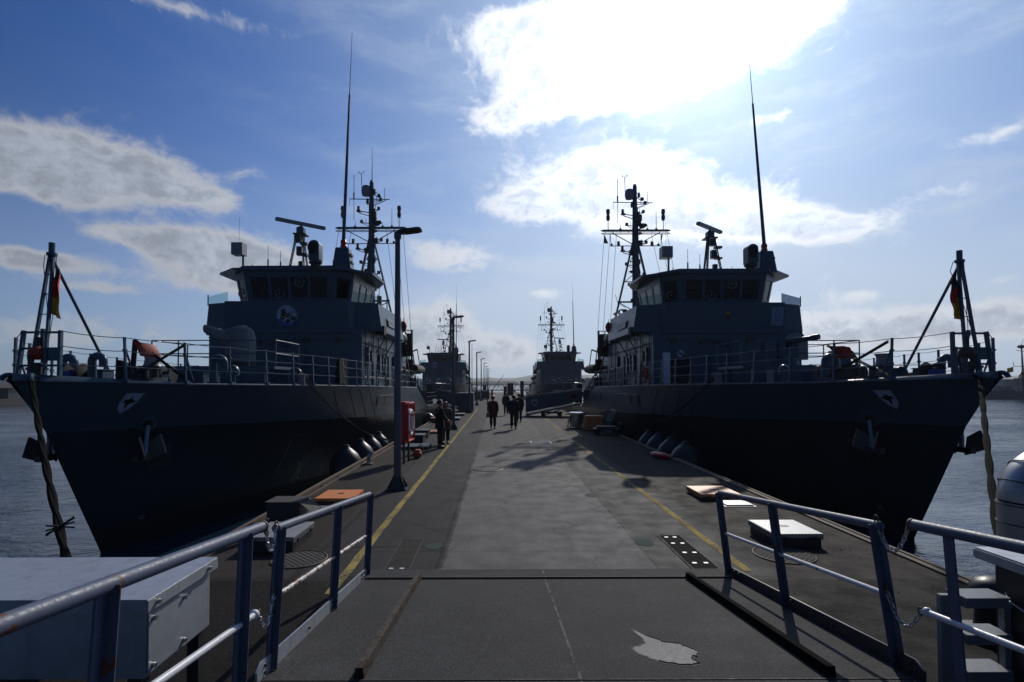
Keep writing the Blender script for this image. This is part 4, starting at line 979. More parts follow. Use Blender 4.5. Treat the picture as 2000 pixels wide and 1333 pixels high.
def crest_right(root):
    f = lambda u, v, o: (.12+u, 13.95-.13*(7.25+v-6.56)/1.3-.012-o, 7.25+v)
    b = MB(); sh = [(-.15, .2), (.15, .2), (.15, -.05), (.08, -.18), (0, -.23), (-.08, -.18), (-.15, -.05)]
    b.poly([f(u, v, 0) for u, v in sh]); b.use(1); b.poly([f(u*.5, v*.4-.06, .006) for u, v in sh]); b.use(2); b.poly([f(-.1, .06, .007), f(.1, .06, .007), f(.1, .16, .007), f(-.1, .16, .007)])
    b.build('crest', [M_EMBRN, M_EMBLK, M_EMYEL], root, fix=False)
    b = MB(); b.poly([f(2.06, -.48, 0), f(2.64, -.48, 0), f(2.64, .40, 0), f(2.06, .40, 0)]); b.use(1)
    ring = [(.075*cos(a), .22*sin(a)) for a in [2*pi*k/20 for k in range(20)]]
    for i in range(20):
        (u, v), (u2, v2) = ring[i], ring[(i+1) % 20]; b.poly([f(2.35+u, v, .006), f(2.35+u2, v2, .006), f(2.35+u2*1.5, v2*1.16, .006), f(2.35+u*1.5, v*1.16, .006)])
    b.build('number_panel', [M_BLUEGREY, M_CRBLUE], root, fix=False)
crest_right(ship_r)
b = MB(); b.tube([(.05, 30.25, 19.4), (.05, 30.25, 20.4), (.05, 30.25, 22.3)], [.05, .03, .012], 6); b.build('mast_whip', M_DARK, ship_l)
f = lambda u, v, o: (-1.35+u, 13.95-.13*(7.35+v-6.56)/1.3-.012-o, 7.35+v)
b = MB(); b.poly([f(-.32, -.42, 0), f(.32, -.42, 0), f(.32, .42, 0), f(-.32, .42, 0)]); b.use(1)
b.poly([f(u, v, .008) for u, v in ((-.14, -.3), (-.08, -.22), (.08, -.22), (.14, -.3), (.2, -.14), (.25, -.2), (.22, .0), (.26, .18), (.17, .14), (.08, .28), (-.08, .28), (-.17, .14), (-.26, .18), (-.22, .0), (-.25, -.2), (-.2, -.14))])
b.build('square_badge', [M_EMWHITE, M_CRBLUE], far_l, fix=False)
# draught mark on the left bow
tcv = bpy.data.curves.new('draught_mark', 'FONT'); tcv.body = '22'; tcv.size = .14; to = bpy.data.objects.new('draught_mark', tcv); C.objects.link(to)
bpy.context.view_layer.update(); dm = bpy.data.meshes.new_from_object(to.evaluated_get(bpy.context.evaluated_depsgraph_get())); bpy.data.objects.remove(to)
for side, rt in ((1, ship_l), (-1, ship_r)):
    me = dm.copy()
    for v in me.vertices: v.co = on_hull(3.2+v.co.x*side*1.0, .62+v.co.y, side, .012)
    me.materials.append(M_LIGHT); o = bpy.data.objects.new('draught_mark', me); C.objects.link(o); o.parent = rt

# covered gun on the left ship
def blob_loft(rings, n=14): return [[(cx+rx*cos(2*pi*k/n), cy+ry*sin(2*pi*k/n), z+q*cos(2*pi*k/n)) for k in range(n)] for cx, cy, z, rx, ry, q in rings]
z = hd(9)+.88
b = MB(); b.loft(blob_loft([(.15, 9.2, z, .48, .60, 0), (.15, 9.2, z+.45, .50, .62, 0), (.18, 9.2, z+.85, .47, .58, .03), (.05, 9.15, z+1.10, .55, .5, .10), (-.02, 9.1, z+1.24, .38, .34, .12), (-.06, 9.1, z+1.28, .12, .12, .03)]))
b.loft([[(.0-.85*k, 9.0-.4*k+.36*(1-.6*k)*cos(a), z+.74+.44*k+.36*(1-.58*k)*sin(a)) for a in [2*pi*i/14 for i in range(14)]] for k in (0, .3, .6, .85, 1.0)])
g = b.build('gun_cover', M_CANVAS, ship_l, ang=50)
b = MB(); b.lathe([(.5, hd(9)+.6), (.5, z+.05)], 18, c=(.15, 9.2, 0)); b.build('gun_base', M_DARK, ship_l)
z = hd(9)+.66
# uncovered gun with its shields on the right ship
b = MB(); b.lathe([(.5, hd(9)+.6), (.48, z+.25), (.30, z+.35), (.28, z+.75)], 20, c=(.40, 9.4, 0)); gb = b.build('gun_base', M_PAINT, ship_r)
b = MB(); b.box((-.32, 9.4, z+.72), (.5, .7, .75)); b.box((.20, 9.45, z+.85), (.3, .55, .95)); b.box((.62, 9.4, z+.7), (.34, .6, .7)); b.bar((-.62, 9.1, z+1.0), (-.62, 9.1, z+.55), .05); b.build('gun_cradle', M_PAINT, gb, bev=.04)
b = MB(); b.tube([(.25, 9.5, z+.95), (.45, 9.15, z+.98), (.86, 8.45, z+1.06), (.92, 8.35, z+1.07), (1.02, 8.18, z+1.09)], [.14, .13, .085, .115, .105], 14); b.build('gun_barrel', M_DARK, gb)
b = MB(); b.box((1.05, 9.6, z+.72), (.72, .12, .85)); b.prism([(-.3, 0), (.3, 0), (.18, .2), (-.18, .2)], 9.5, 9.95, lambda u, v, w_: (1.0+u, w_, z+1.145+v)); b.build('gun_shield', M_LIGHT, gb, bev=.02)
b = MB(); b.tube([(2.6, 10.4, hd(9)), (2.6, 10.4, hd(9)+1.05), (2.75, 10.4, hd(9)+1.3), (3.7, 10.4, hd(9)+1.3), (3.85, 10.4, hd(9)+1.05), (3.9, 10.4, hd(9))], .055, 8); b.box((3.2, 10.5, hd(9)+.75), (.75, .4, .7)); b.build('ammunition_davit', M_PAINT, ship_r)
# notice board and no-smoking disc on the right ship's side deck
b = MB(); b.box((-2.35, 13.35, 4.55), (.9, .06, 1.2)); b.bar((-2.7, 13.2, 3.95), (-2.7, 13.3, 5.2), .05); b.bar((-2.0, 13.2, 3.95), (-2.0, 13.3, 5.2), .05); b.build('black_board', M_MATTE, ship_r)
b = MB(); c = (-2.35, 13.26, 5.42)
disc(b, c, .22); b.use(1); c2 = (c[0], c[1]-.008, c[2])
for k in range(28):
    a, a2 = 2*pi*k/28, 2*pi*(k+1)/28; b.poly([(c[0]+q*cos(t_), c[1]-.01, c[2]+q*sin(t_)) for q, t_ in ((.17, a), (.21, a), (.21, a2), (.17, a2))])
b.poly([(c[0]+u, c[1]-.012, c[2]+v) for u, v in ((-.15, .12), (-.12, .15), (.15, -.12), (.12, -.15))]); b.poly([(c[0]+u, c[1]-.011, c[2]+v) for u, v in ((-.1, -.04), (.1, -.04), (.1, .0), (-.1, .0))])
b.build('no_smoking_sign', [M_EMWHITE, M_EMBLK], ship_r, fix=False)
b = MB(); b.box((-2.95, 13.45, 4.75), (.30, .25, 1.45)); b.build('pale_locker', M_WHITE, ship_r, bev=.02)
# ------------------------------------------------------------------ things on and beside the ships
ships = ((ship_l, LX, LY, 1, 'left'), (ship_r, RX, RY, -1, 'right'))
def wpt(ox, oy, p): return V(ox+p[0], oy+p[1], WATER_Z+p[2])
# limp ensigns on the jackstaffs
for rt, ox, oy, sd_, nm in ships:
    b = MB(); n = 16; top = wpt(ox, oy, (.0+.14*sd_, .92, hd(.4)+2.42)); rows = []
    for i in range(n+1):
        f_ = i/n; wd = .05+.16*min(1, f_*2.2)*(1-.25*f_); r = []
        for j in range(9):
            g_ = j/8; u = (g_-.5)*wd*1.1; fold = .05*sin(g_*9+f_*4)+.02*sin(f_*13)
            r.append(top+V(u-.03*f_*sd_+.05*f_*f_*sd_, fold-.04*f_, -.98*f_-.12*g_*f_))
        rows.append(r)
    st = 0
    for i in range(n):
        for j in range(8):
            q = (i+.6*j)/n; b.use(0 if q < .36 else 1 if q < .68 else 2); b.poly([rows[i][j], rows[i][j+1], rows[i+1][j+1], rows[i+1][j]])
    o = b.build('flag', [M_FBLACK, M_FRED, M_FGOLD], ang=80, fix=False)
    tag(o, 'limp black red and gold flag on the jackstaff of the %s near warship' % nm, 'flag')
    # rust red buoy with lantern strapped into the pulpit
    t_ = thing('marker_buoy', 'round rust-red buoy strapped inside the bow pulpit of the %s near warship' % nm, 'buoy', wpt(ox, oy, (-.08, .72, hd(.4)+.58)))
    b = MB(); b.ball((0, 0, 0), .17, 18, (1, 1, .85)); b.build('float', M_REDORANGE if nm == 'left' else M_RUST, t_)
    b = MB(); b.cyl((0, 0, .15), (0, 0, .34), .05); b.cyl((0, 0, -.2), (0, 0, -.5), .09); 
    for a in range(4): b.bar((.2*cos(a*1.57), .2*sin(a*1.57), -.05), (.12*cos(a*1.57), .12*sin(a*1.57), -.58), .03)
    b.build('lantern_frame', M_DARK, t_)
    # red-orange bag slung on crossed straps between two stanchions
    p0 = wpt(ox, oy, (sd_*(hb(1.5, 4.1)-.1), 1.55, hd(1.5))); p1 = wpt(ox, oy, (sd_*(hb(2.65, 4.1)-.1), 2.65, hd(2.6)))
    if nm == 'right': p0, p1 = p1, p0
    t_ = thing('rescue_sling', ('red-orange bag slung on crossed black straps at the rail of the %s near warship' % nm), 'rescue sling', p0)
    d = p1-p0; b = MB()
    for q in (-.02, .02): b.bar(V(.05*sd_, .25, .98+q), d*.98+V(0, .1, .12+q), .07, .02); b.bar(V(.05*sd_, .2, .14+q), d*.97+V(0, .05, .95+q), .07, .02)
    b.build('strap', M_MATTE, t_)
    u = d.normalized(); a0 = V(.02*sd_, .22, .0)
    q = lambda x, z, y=0.0: a0+u*x+V(0, y, z)
    b = MB(); b.loft([[q(.04, .96, -.05), q(.04, .93, -.05), q(.04, .93, .05), q(.04, .96, .05)], [q(.10, .94, -.10), q(.16, .78, -.10), q(.16, .78, .10), q(.10, .94, .10)], [q(.30, .93, -.11), q(.24, .62, -.12), q(.24, .62, .12), q(.30, .93, .11)], [q(.46, .88, -.11), q(.48, .60, -.12), q(.48, .60, .12), q(.46, .88, .11)], [q(.60, .66, -.03), q(.61, .62, -.03), q(.61, .62, .03), q(.60, .66, .03)]])
    b.build('bag', M_REDORANGE, t_, ang=70)
    if nm == 'left':
        b = MB(); b.loft([[q(-.25+k*.12, .0+z_, y_) for z_, y_ in ((.02, -.12), (.02, .12), (.5-k*.05, .1), (.5-k*.05, -.1))] for k in range(5)]); b.bar(q(.0, .0), q(.06, .98), .09, .07); b.build('net_bundle', M_MATTE, t_)
    # bow ropes
    t0 = wpt(ox, oy, (sd_*(hb(.24, 4.14)+.03), .22, 4.16)); end = V(-3.72, 4.85, .3) if nm == 'left' else V(5.3, 5.7, .35)
    t_ = thing('mooring_rope', 'thick flecked mooring rope running down from the bow of the %s near warship' % nm, 'mooring rope', t0)
    for k in (-1, 1):
        pts = [V(0, .5, -.02), V(0, .10, .02)]+[p-t0+V(.020*k*cos(i*.6), .016*k*sin(i*.6), .0) for i, p in enumerate(cat(t0+V(0, -.05, -.02), end, (.22 if nm == 'left' else .12), 44))]
        b = MB(); b.tube(pts, .034, 8); b.build('rope_strand', M_ROPE, t_)
    if nm == 'left':
        b = MB(); c = t0.lerp(end, .74)-t0-V(0, 0, .15)
        for a in (10, 35, -8, 25): b.bar(c+V(-.13, -.05, -.10*sin(R(a*2))), c+V(.13, .05, .11*sin(R(a*2))+.01), .018)
        b.build('rat_guard', M_DARK, t_)
    # spring line from the roller fairlead to the pier
    s0 = wpt(ox, oy, (sd_*(hb(6.9, 4)-.02), 6.9, hd(6.9)+.2)); e0 = V(PX0+.35, 21.5, .15) if nm == 'left' else V(PX1-.35, 24, .15)
    t_ = thing('spring_line', 'dark double spring line from midships of the %s near warship to the pier' % nm, 'mooring line', s0)
    b = MB()
    for k in (-.04, .05): b.tube([p-s0+V(0, k, k*.8) for p in cat(s0, e0, .55+k, 24)], .022, 6)
    b.build('line', M_ROPED, t_)
# fenders
FN = (('left', 1, -4.74, (16.8, 18.6, 20.0, 21.4)), ('right', -1, 6.05, (17.4, 18.9, 20.4, 21.6)))
ordn = ('nearest', 'second', 'third', 'farthest')
for nm, sd_, x, yy in FN:
    for k, y in enumerate(yy):
        r = .50-.02*k
        t_ = thing('fender', '%s of the four round black fenders between the pier and the %s near warship' % (ordn[k], nm), 'fender', (x, y, -.14), 0, 'round fenders along the pier')
        b = MB(); b.lathe([(.02, -.62), (r*.6, -.5), (r*.95, -.2), (r, 0), (r*.93, .2), (r*.72, .38), (r*.4, .52), (.12, .58), (.09, .66), (.02, .67)], 28); b.build('float', M_BLACK if nm == 'left' else M_DARK, t_, ang=60)
        tp = V(-.40*sd_+ (-.0), .0, 2.35); b = MB(); b.tube([(0, 0, .6), (0, 0, .72), tp*.9+V(0, 0, .1), tp], .013, 5); b.build('lanyard', M_ROPED, t_)
t_ = thing('fender', 'single small black fender far along the left pier edge by the orange box', 'fender', (-4.7, 36.4, -.1))
b = MB(); b.lathe([(.02, -.6), (.42, -.3), (.48, 0), (.42, .3), (.2, .5), (.06, .56)], 22); b.build('float', M_BLACK, t_, ang=60)
b = MB(); b.tube([(0, 0, .5), (-.2, 0, 1.9)], .013, 5); b.build('lanyard', M_ROPED, t_)
# hanging coil of black hoses on the left rail, red life ring on right ship
t_ = thing('hose_bundle', 'bundle of black hoses hung over the rail of the left near warship', 'hoses', wpt(LX, LY, (hb(8.9, 3.9)-.08, 8.9, hd(9))))
b = MB()
for k in range(14): b.tube([(-.02*k*.2, k*.07, .1), (.05, k*.07, .98), (.1, k*.07+.03, 1.02), (.12, k*.07+.05, .05+.02*(k % 3))], .032, 6)
b.build('hose', M_MATTE, t_)
t_ = thing('life_ring', 'dull red life ring hung on the side deck rail of the right near warship', 'life ring', wpt(RX, RY, (-hb(12.2, 3.9)+.02, 12.2, hd(12)+.5)))
b = MB(); b.tube([(0, .30*cos(a), .33*sin(a)) for a in [2*pi*k/26 for k in range(26)]], .07, 8, closed=True); b.build('ring', M_REDORANGE, t_)
b = MB()
for k in range(4): a = pi/4+k*pi/2; b.tube([(.075*cos(q), (.30+.075*sin(q))*cos(a), (.33+.075*sin(q))*sin(a)) for q in [2*pi*i/8 for i in range(8)]], .012, 5, closed=True)
b.build('band', M_WHITE, t_)
for (ox, oy, sd_, l) in ((LX, LY, 1, 'small red float hung behind the bridge wing of the left near warship'), (RX, RY, -1, 'small red float hung behind the bridge wing of the right near warship')):
    t_ = thing('float', l, 'float', wpt(ox, oy, (sd_*4.15, 20.6, 7.4))); b = MB(); b.lathe([(.02, -.35), (.14, -.22), (.2, 0), (.15, .2), (.05, .32)], 14); b.build('body', M_REDORANGE, t_); b = MB(); b.tube([(0, 0, .3), (0, -.1, .5)], .015, 5); b.build('lanyard', M_ROPED, t_)
t_ = thing('pennant', 'small dark pennant hanging from the left yardarm of the right near warship', 'flag', wpt(RX, RY, (-2.5, 30, 14.9)))
b = MB(); b.grid([[(0, 0, .7-.22*k), (.1+.08*k, .05*(k % 2), .62-.2*k)] for k in range(4)]); b.build('cloth', M_DARK, t_); b = MB(); b.tube([(0, 0, .8), (.02, 0, .66)], .01, 4); b.build('lanyard', M_DARK, t_)

# ------------------------------------------------------------------ lamp posts along the left side
def lamp(label, x, y):
    t_ = thing('lamp_post', label, 'lamp post', (x, y, 0), 0, 'lamp posts along the pier')
    b = MB(); b.tube([(0, 0, .02), (0, 0, 3), (0, 0, 5.78)], [.088, .075, .06], 16); b.cyl((0, 0, 5.76), (0, 0, 5.9), .085); b.box((0, -.092, 2.1), (.02, .01, .05)); b.build('pole', M_POLE, t_)
    b = MB(); b.box((0, 0, .012), (.46, .46, .024))
    for a in range(4):
        q = a*pi/2+pi/4; d = V(cos(q), sin(q), 0); s = V(-sin(q), cos(q), 0)*.008
        for o in (s, -s): b.poly([d*.07+o+V(0, 0, .024), d*.30+o+V(0, 0, .024), d*.07+o+V(0, 0, .38)])
        b.poly([d*.30+s+V(0, 0, .024), d*.30-s+V(0, 0, .024), d*.07-s+V(0, 0, .38), d*.07+s+V(0, 0, .38)])
    b.loft([[(.215*cos(pi/4+k*pi/2), .215*sin(pi/4+k*pi/2), .024) for k in range(4)], [(.10*cos(pi/4+k*pi/2), .10*sin(pi/4+k*pi/2), .36) for k in range(4)]]); b.build('base_skirt', M_DARK, t_)
    for sx in (-1, 1):
        for sy in (-1, 1):
            b = MB(); b.cyl((sx*.185, sy*.185, .02), (sx*.185, sy*.185, .055), .018, n=6); b.build('anchor_bolt', M_STEEL, t_)
    Mh = Matrix.Rotation(R(-7), 3, 'Y')
    b = MB(); out = [(.0, -.055), (.18, -.13), (.52, -.14), (.60, -.09), (.60, .09), (.52, .14), (.18, .13), (.0, .055)]
    b.loft([[tuple(Mh @ V(px*.97+.01, py*.92, .0)+V(-.03, 0, 5.86)) for px, py in out], [tuple(Mh @ V(px, py, .03)+V(-.03, 0, 5.86)) for px, py in out], [tuple(Mh @ V(px*.9+.02, py*.8, .085)+V(-.03, 0, 5.86)) for px, py in out]]); hd_ = b.build('lamp_head', M_DARK, t_)
    b = MB(); b.box(tuple(Mh @ V(.36, 0, -.006)+V(-.03, 0, 5.86)), (.30, .19, .012), M=Mh); b.build('lens', M_RUST, hd_)
    return t_
nth = ('nearest lamp post, tall in front of the left warship', 'second lamp post from the viewer, beside the two standing people', 'third lamp post along the left yellow line', 'fourth lamp post along the pier, beyond the grey container', 'fifth lamp post along the pier', 'sixth lamp post along the pier', 'seventh lamp post along the pier', 'eighth lamp post along the pier', 'farthest lamp post at the pier end')
l0 = lamp(nth[0], -2.3, 12.35)
for k in range(1, 9):
    c = copy_tree(l0); c.location = (-2.33, 12.35+15.9*k, 0); c['label'] = nth[k]
for x, y, h, l in ((-1.2, 62, 2.5, 'thin grey post standing on the pier edge beyond the containers'), (-4.2, 88, 9, 'tall bare flagpole behind the left far lamp posts')):
    t_ = thing('post', l, 'post', (x, y, 0)); b = MB(); b.tube([(0, 0, 0), (0, 0, h)], [.06, .04], 10); b.build('shaft', M_DARK, t_); b = MB(); b.lathe([(.12, 0), (.12, .03), (.07, .05)], 10); b.build('foot', M_DARK, t_)
t_ = thing('barrier_boom', 'thin raised barrier boom slanting up at the far pier end', 'barrier', (-1.2, 112, 0))
b = MB(); b.tube([(0, 0, .9), (2.45, 0, 4.2)], .05, 6); b.build('boom', M_DARK, t_); b = MB(); b.box((0, 0, .5), (.4, .4, 1.0)); b.build('housing', M_REDORANGE, t_)

# ------------------------------------------------------------------ lifebuoy cabinet
t_ = thing('lifebuoy_station', 'red lifebuoy cabinet with white ring on legs behind the nearest lamp post', 'lifebuoy station', (-2.82, 16.6, 0), R(-4))
b = MB(); prof = [(-.48, .72), (-.40, .62), (.40, .62), (.48, .72), (.48, 1.72), (.36, 1.86), (-.36, 1.86), (-.48, 1.72)]
b.prism(prof, -.17, .10, lambda u, v, w_: (w_, u, v)); b.build('cabinet', M_RED, t_, bev=.04)
b = MB(); b.tube([(.14, u*.92, (v-1.24)*.92+1.24) for u, v in prof], .035, 8, closed=True); b.build('rim', M_RED, t_)
b = MB(); b.tube([(.12, .31*cos(a), 1.22+.36*sin(a)) for a in [2*pi*k/28 for k in range(28)]], .068, 10, closed=True); b.build('ring', M_WHITE, t_)
for k in range(4):
    a = pi/4+k*pi/2; b = MB(); b.tube([(.12+.072*cos(q), (.31+.072*sin(q))*cos(a), 1.22+(.36+.072*sin(q))*sin(a)) for q in [2*pi*i/10 for i in range(10)]], .02, 6, closed=True); b.build('band', M_REDORANGE, t_)
for u in (-.3, .3):
    b = MB(); b.bar((0, u, 0), (0, u, .66), .06); b.build('leg', M_DARK, t_)
t_ = thing('rope_bag', 'pinkish red bag lying at the foot of the lifebuoy cabinet', 'bag', (-2.62, 17.5, 0)); b = MB(); b.ball((0, 0, .12), .17, 14, (.9, 1.1, .75)); b.box((.02, .05, .2), (.16, .22, .14)); b.build('sack', M_REDORANGE, t_, ang=80); b = MB(); b.tube([(0, 0, .3), (.12, 0, .46), (.2, 0, .3)], .02, 6); b.build('strap', M_BLACK, t_)

# ------------------------------------------------------------------ hatches, covers and plates in the pier
def hatch(label, x0, x1, y0, y1, h, top, side, lip=True):
    t_ = thing('access_hatch', label, 'hatch', ((x0+x1)/2, (y0+y1)/2, 0)); w_, l = x1-x0, y1-y0
    b = MB(); b.box((0, 0, h*.38), (w_*.94, l*.94, h*.76)); b.build('frame', side, t_)
    b = MB(); b.box((0, 0, h-.03), (w_, l, .06)); 
    if lip: b.box((-w_/2+.008, 0, h-.062), (.016, l, .05)); b.box((w_/2-.008, 0, h-.062), (.016, l, .05))
    b.build('lid', top, t_, bev=.006)
    for q in (-.3, .3):
        b = MB(); b.box((q*w_, -l/2-.012, h-.07), (.07, .025, .06)); b.build('hinge', side, t_)
        b = MB(); b.box((w_/2+.01, q*l, h-.08), (.02, .06, .05)); b.build('latch', side, t_)
    b = MB(); b.box((.02*w_, .05*l, h+.003), (.12, .09, .006)); b.build('handle_recess', M_DARK, t_)
    return t_
hatch('orange hatch lid on the left side of the pier', -3.66, -2.9, 10.75, 11.65, .13, M_ORANGE, M_RUST)
hatch('sunlit pale orange hatch lid on the right side of the pier', 4.16, 4.97, 11.05, 11.95, .13, M_ORANGE, M_RUST)
hatch('grey studded hatch lid beside the left ramp railing', -3.62, -2.92, 7.72, 8.6, .22, M_TREAD, M_DARK)
hatch('grey studded hatch lid behind the right ramp railing', 4.02, 4.74, 7.88, 8.7, .20, M_TREAD, M_DARK)
for l, x, y, w_, d, m in (('flat grey cover plate in front of the left orange hatch', -3.40, 10.3, .62, .5, M_LIGHT), ('flat pale cover plate in front of the right orange hatch', 4.70, 10.7, .52, .42, M_WHITE)):
    t_ = thing('cover_plate', l, 'cover plate', (x, y, 0)); b = MB(); b.box((0, 0, .02), (w_, d, .03)); b.build('plate', m, t_, bev=.005); b = MB(); b.box((0, 0, .006), (w_+.1, d+.1, .010)); b.build('rim', M_DARK, t_)
t_ = thing('supply_box', 'dark grey steel supply box with open slanted end on the left pier edge', 'supply box', (-3.62, 9.5, 0))
b = MB(); b.prism([(-.26, .12), (.22, .12), (.26, .36), (-.26, .38)], -.34, .22, lambda u, v, w_: (w_, u, v)); b.prism([(-.24, .0), (.20, .0), (.2, .12), (-.24, .12)], -.30, .26, lambda u, v, w_: (w_, u, v)); b.build('casing', M_DARK, t_, bev=.008)
b = MB(); b.poly([(.22, -.26, .38), (.22, .26, .36), (.44, .22, .20), (.44, -.22, .2)]); b.poly([(.22, -.26, .375), (.22, .26, .355), (.44, .22, .195), (.44, -.22, .195)]); b.bar((.44, -.2, .2), (.3, -.2, .05), .02); b.bar((.44, .2, .2), (.3, .2, .05), .02); b.build('flap', M_MATTE, t_)
b = MB(); b.box((-.06, -.02, .385), (.62, .5, .012)); b.build('top_plate', M_STONE, t_)
for l, x, y, rx in (('round meshed manhole cover by the left ramp railing', -2.72, 7.42, .34), ('round meshed manhole cover by the right ramp railing', 3.98, 7.55, .37)):
    t_ = thing('manhole_cover', l, 'manhole cover', (x, y, 0)); b = MB(); b.lathe([(rx, .004), (rx, .013), (rx-.01, .014)], 40); b.build('lid', M_COVER, t_); b = MB(); b.tube([((rx+.02)*cos(a), (rx+.02)*sin(a), .006) for a in [2*pi*k/40 for k in range(40)]], .014, 5, closed=True); b.build('rim', M_RUST, t_)
t_ = thing('manhole_cover', 'faint round manhole cover in the middle of the lane', 'manhole cover', (-.29, 15.2, 0)); b = MB(); b.lathe([(.40, .004), (.40, .009), (.39, .010)], 36); b.build('lid', M_STONE, t_); b = MB(); b.tube([(.42*cos(a), .42*sin(a), .003) for a in [2*pi*k/36 for k in range(36)]], .012, 5, closed=True); b.build('rim', M_DARK, t_)
t_ = thing('drain_grate', 'square white-rimmed drain grate in the lane ahead of the walkers', 'drain grate', (1.74, 21.9, 0))
b = MB()
for k in range(15): b.box((-.37+k*.053, 0, .012), (.018, .8, .016))
b.build('bars', M_LIGHT, t_); b = MB()
for s in (-1, 1): b.box((s*.40, 0, .012), (.035, .86, .02)); b.box((0, s*.42, .012), (.76, .035, .02))
b.build('rim', M_WHITE, t_); b = MB(); b.box((0, 0, .002), (.76, .82, .004)); b.build('pit', M_MATTE, t_)
def slot(label, x0, x1, y0, y1, studs, m):
    t_ = thing('cable_slot_cover', label, 'slot cover', ((x0+x1)/2, (y0+y1)/2, 0)); w_, l = x1-x0, y1-y0
    b = MB(); b.box((0, 0, .004), (w_, l, .007)); b.build('plate', m, t_)
    b = MB()
    for s in (-1, 1): b.box((s*(w_/2+.012), 0, .006), (.02, l+.04, .012))
    b.box((0, l/2+.012, .006), (w_, .02, .012)); b.build('rim', M_MATTE, t_)
    for (u, v) in studs: 
        b = MB(); b.box((u, v, .010), (.055, .045, .006)); b.build('stud', M_WHITE, t_)
slot('dark slot cover with pale studs inside the right yellow line', 2.52, 2.84, 6.95, 8.5, [(-.07, .68), (.06, .68), (-.07, .36), (.07, .36), (-.05, -.08), (.09, -.08), (-.07, -.52), (.08, -.52)], mat('slot_plate', (.016, .015, .014), .95, var=.5, scale=9, spec=.05))
slot('dark patched slot cover inside the left yellow line', -1.46, -1.16, 6.95, 8.3, [(-.08, -.6), (.06, -.6)], mat('patched_slot_plate', (.052, .051, .046), .95, var=.6, scale=6, bmp=.3, spec=.08))
for l, x, y, rr in (('round pale green paint spot left of the right slot cover', 2.2, 8.15, .13), ('smeared green paint spot right of the left slot cover', -.95, 8.0, .12), ('pale grey round paint spot farther along the right seam', 2.0, 11.6, .13)):
    b = MB(); rn = random.Random(int(rr*100+y)); b.poly([(x+rr*(1+.15*rn.random())*cos(a), y+rr*1.25*(1+.2*rn.random())*sin(a), .0045) for a in [2*pi*k/18 for k in range(18)]]); tag(b.build('paint_spot', mat('green_paint_spot', (.055, .082, .072) if 'green' in l else (.10, .10, .10), .9, var=.7, scale=30, spec=.1), fix=False), l, 'paint spot')
# mooring cleats and small bits on the edge
def cleat(label, x, y):
    t_ = thing('mooring_cleat', label, 'cleat', (x, y, 0)); b = MB(); b.box((0, 0, .02), (.26, .36, .04)); b.build('base', M_RUST, t_)
    b = MB(); b.lathe([(.07, .04), (.055, .18), (.075, .22)], 12); b.tube([(-.04, -.02, .18), (.0, .0, .24), (.1, .04, .34)], [.045, .06, .035], 8); b.build('horn', M_STEEL, t_)
cleat('small mooring cleat on the left pier edge beside the fenders', -3.88, 16.2)
t_ = thing('rescue_float', 'red torpedo-shaped float lying by the right pier edge', 'float', (5.2, 17.3, .0), R(20)); b = MB(); b.loft([[(q*cos(a), y, .1+q*.7*sin(a)) for a in [2*pi*k/10 for k in range(10)]] for y, q in ((-.5, .02), (-.35, .12), (0, .15), (.35, .11), (.5, .02))]); b.build('body', M_RED, t_); b = MB(); b.tube([(0, -.5, .1), (.2, -.3, .03), (.2, .3, .03), (0, .5, .1)], .012, 5); b.build('grab_line', M_ROPE, t_)
b = MB(); rn = random.Random(2)
for cx, cy, n, sp in ((-2.72, 7.78, 50, .35), (-3.0, 7.2, 25, .1), (4.75, 7.75, 60, .3), (-1.75, 6.75, 40, .3), (-1.45, 6.85, 25, .12), (5.2, 7.4, 40, .25), (-4.0, 9.5, 40, .4), (-4.05, 12, 40, .8), (5.4, 6.3, 30, .3), (-2.3, 7.6, 15, .2)):
    for k in range(n):
        x, y = cx+rn.gauss(0, sp), cy+rn.gauss(0, .04); a = rn.random()*6.3; r = .008+rn.random()*.010; b.poly([(x-r*cos(a), y-r*sin(a), .004), (x+r*cos(a), y+r*sin(a), .004), (x+r*.4*sin(a), y-r*.4*cos(a), .006+rn.random()*.008)])
struct(b.build('moss', M_MOSS, fix=False), 'stuff')
b = MB(); rn = random.Random(8)
for k in range(260):
    x, y = rn.uniform(PX0+.1, PX1-.1), rn.uniform(4.6, 22)
    if -1.7 < x < 2.95 and y < 6.9: continue
    r = .003+.006*rn.random()**3; b.box((x, y, r*.5), (r*2, r*1.6, r), rz=rn.random()*3)
struct(b.build('grit', M_STONE, fix=False), 'stuff')

# ------------------------------------------------------------------ ramp up to the viewer
RZ = lambda y: .8-.1176*y
M_TAR = mat('tarred_guide_bar', (.008, .008, .008), .95, var=.4, spec=.03)
M_GUIDE = mat('worn_guide_bar', (.075, .068, .058), .85, var=.5, scale=6, rust=.45, rustcol=(.05, .032, .022), bmp=.2, spec=.15)
t_ = thing('access_ramp', 'grey gritted steel ramp sloping down onto the pier in the foreground', 'ramp')
b = MB(); X0, X1 = -1.65, 2.9
b.grid([[(x, y, RZ(y)) for x in (X0, X0+.7, .6, 2.2, X1)] for y in (6.62, 6, 5, 4.4, 3.76)])
b.poly([(X0, 6.62, RZ(6.62)), (X1, 6.62, RZ(6.62)), (X1, 6.62, RZ(6.62)-.03), (X0, 6.62, RZ(6.62)-.03)])
for x in (X0, X1): b.poly([(x, 6.62, RZ(6.62)), (x, 3.76, RZ(3.76)), (x, 3.76, RZ(3.76)-.16), (x, 6.62, 0)])
rampo = b.build('ramp_plate', M_RAMP, t_)
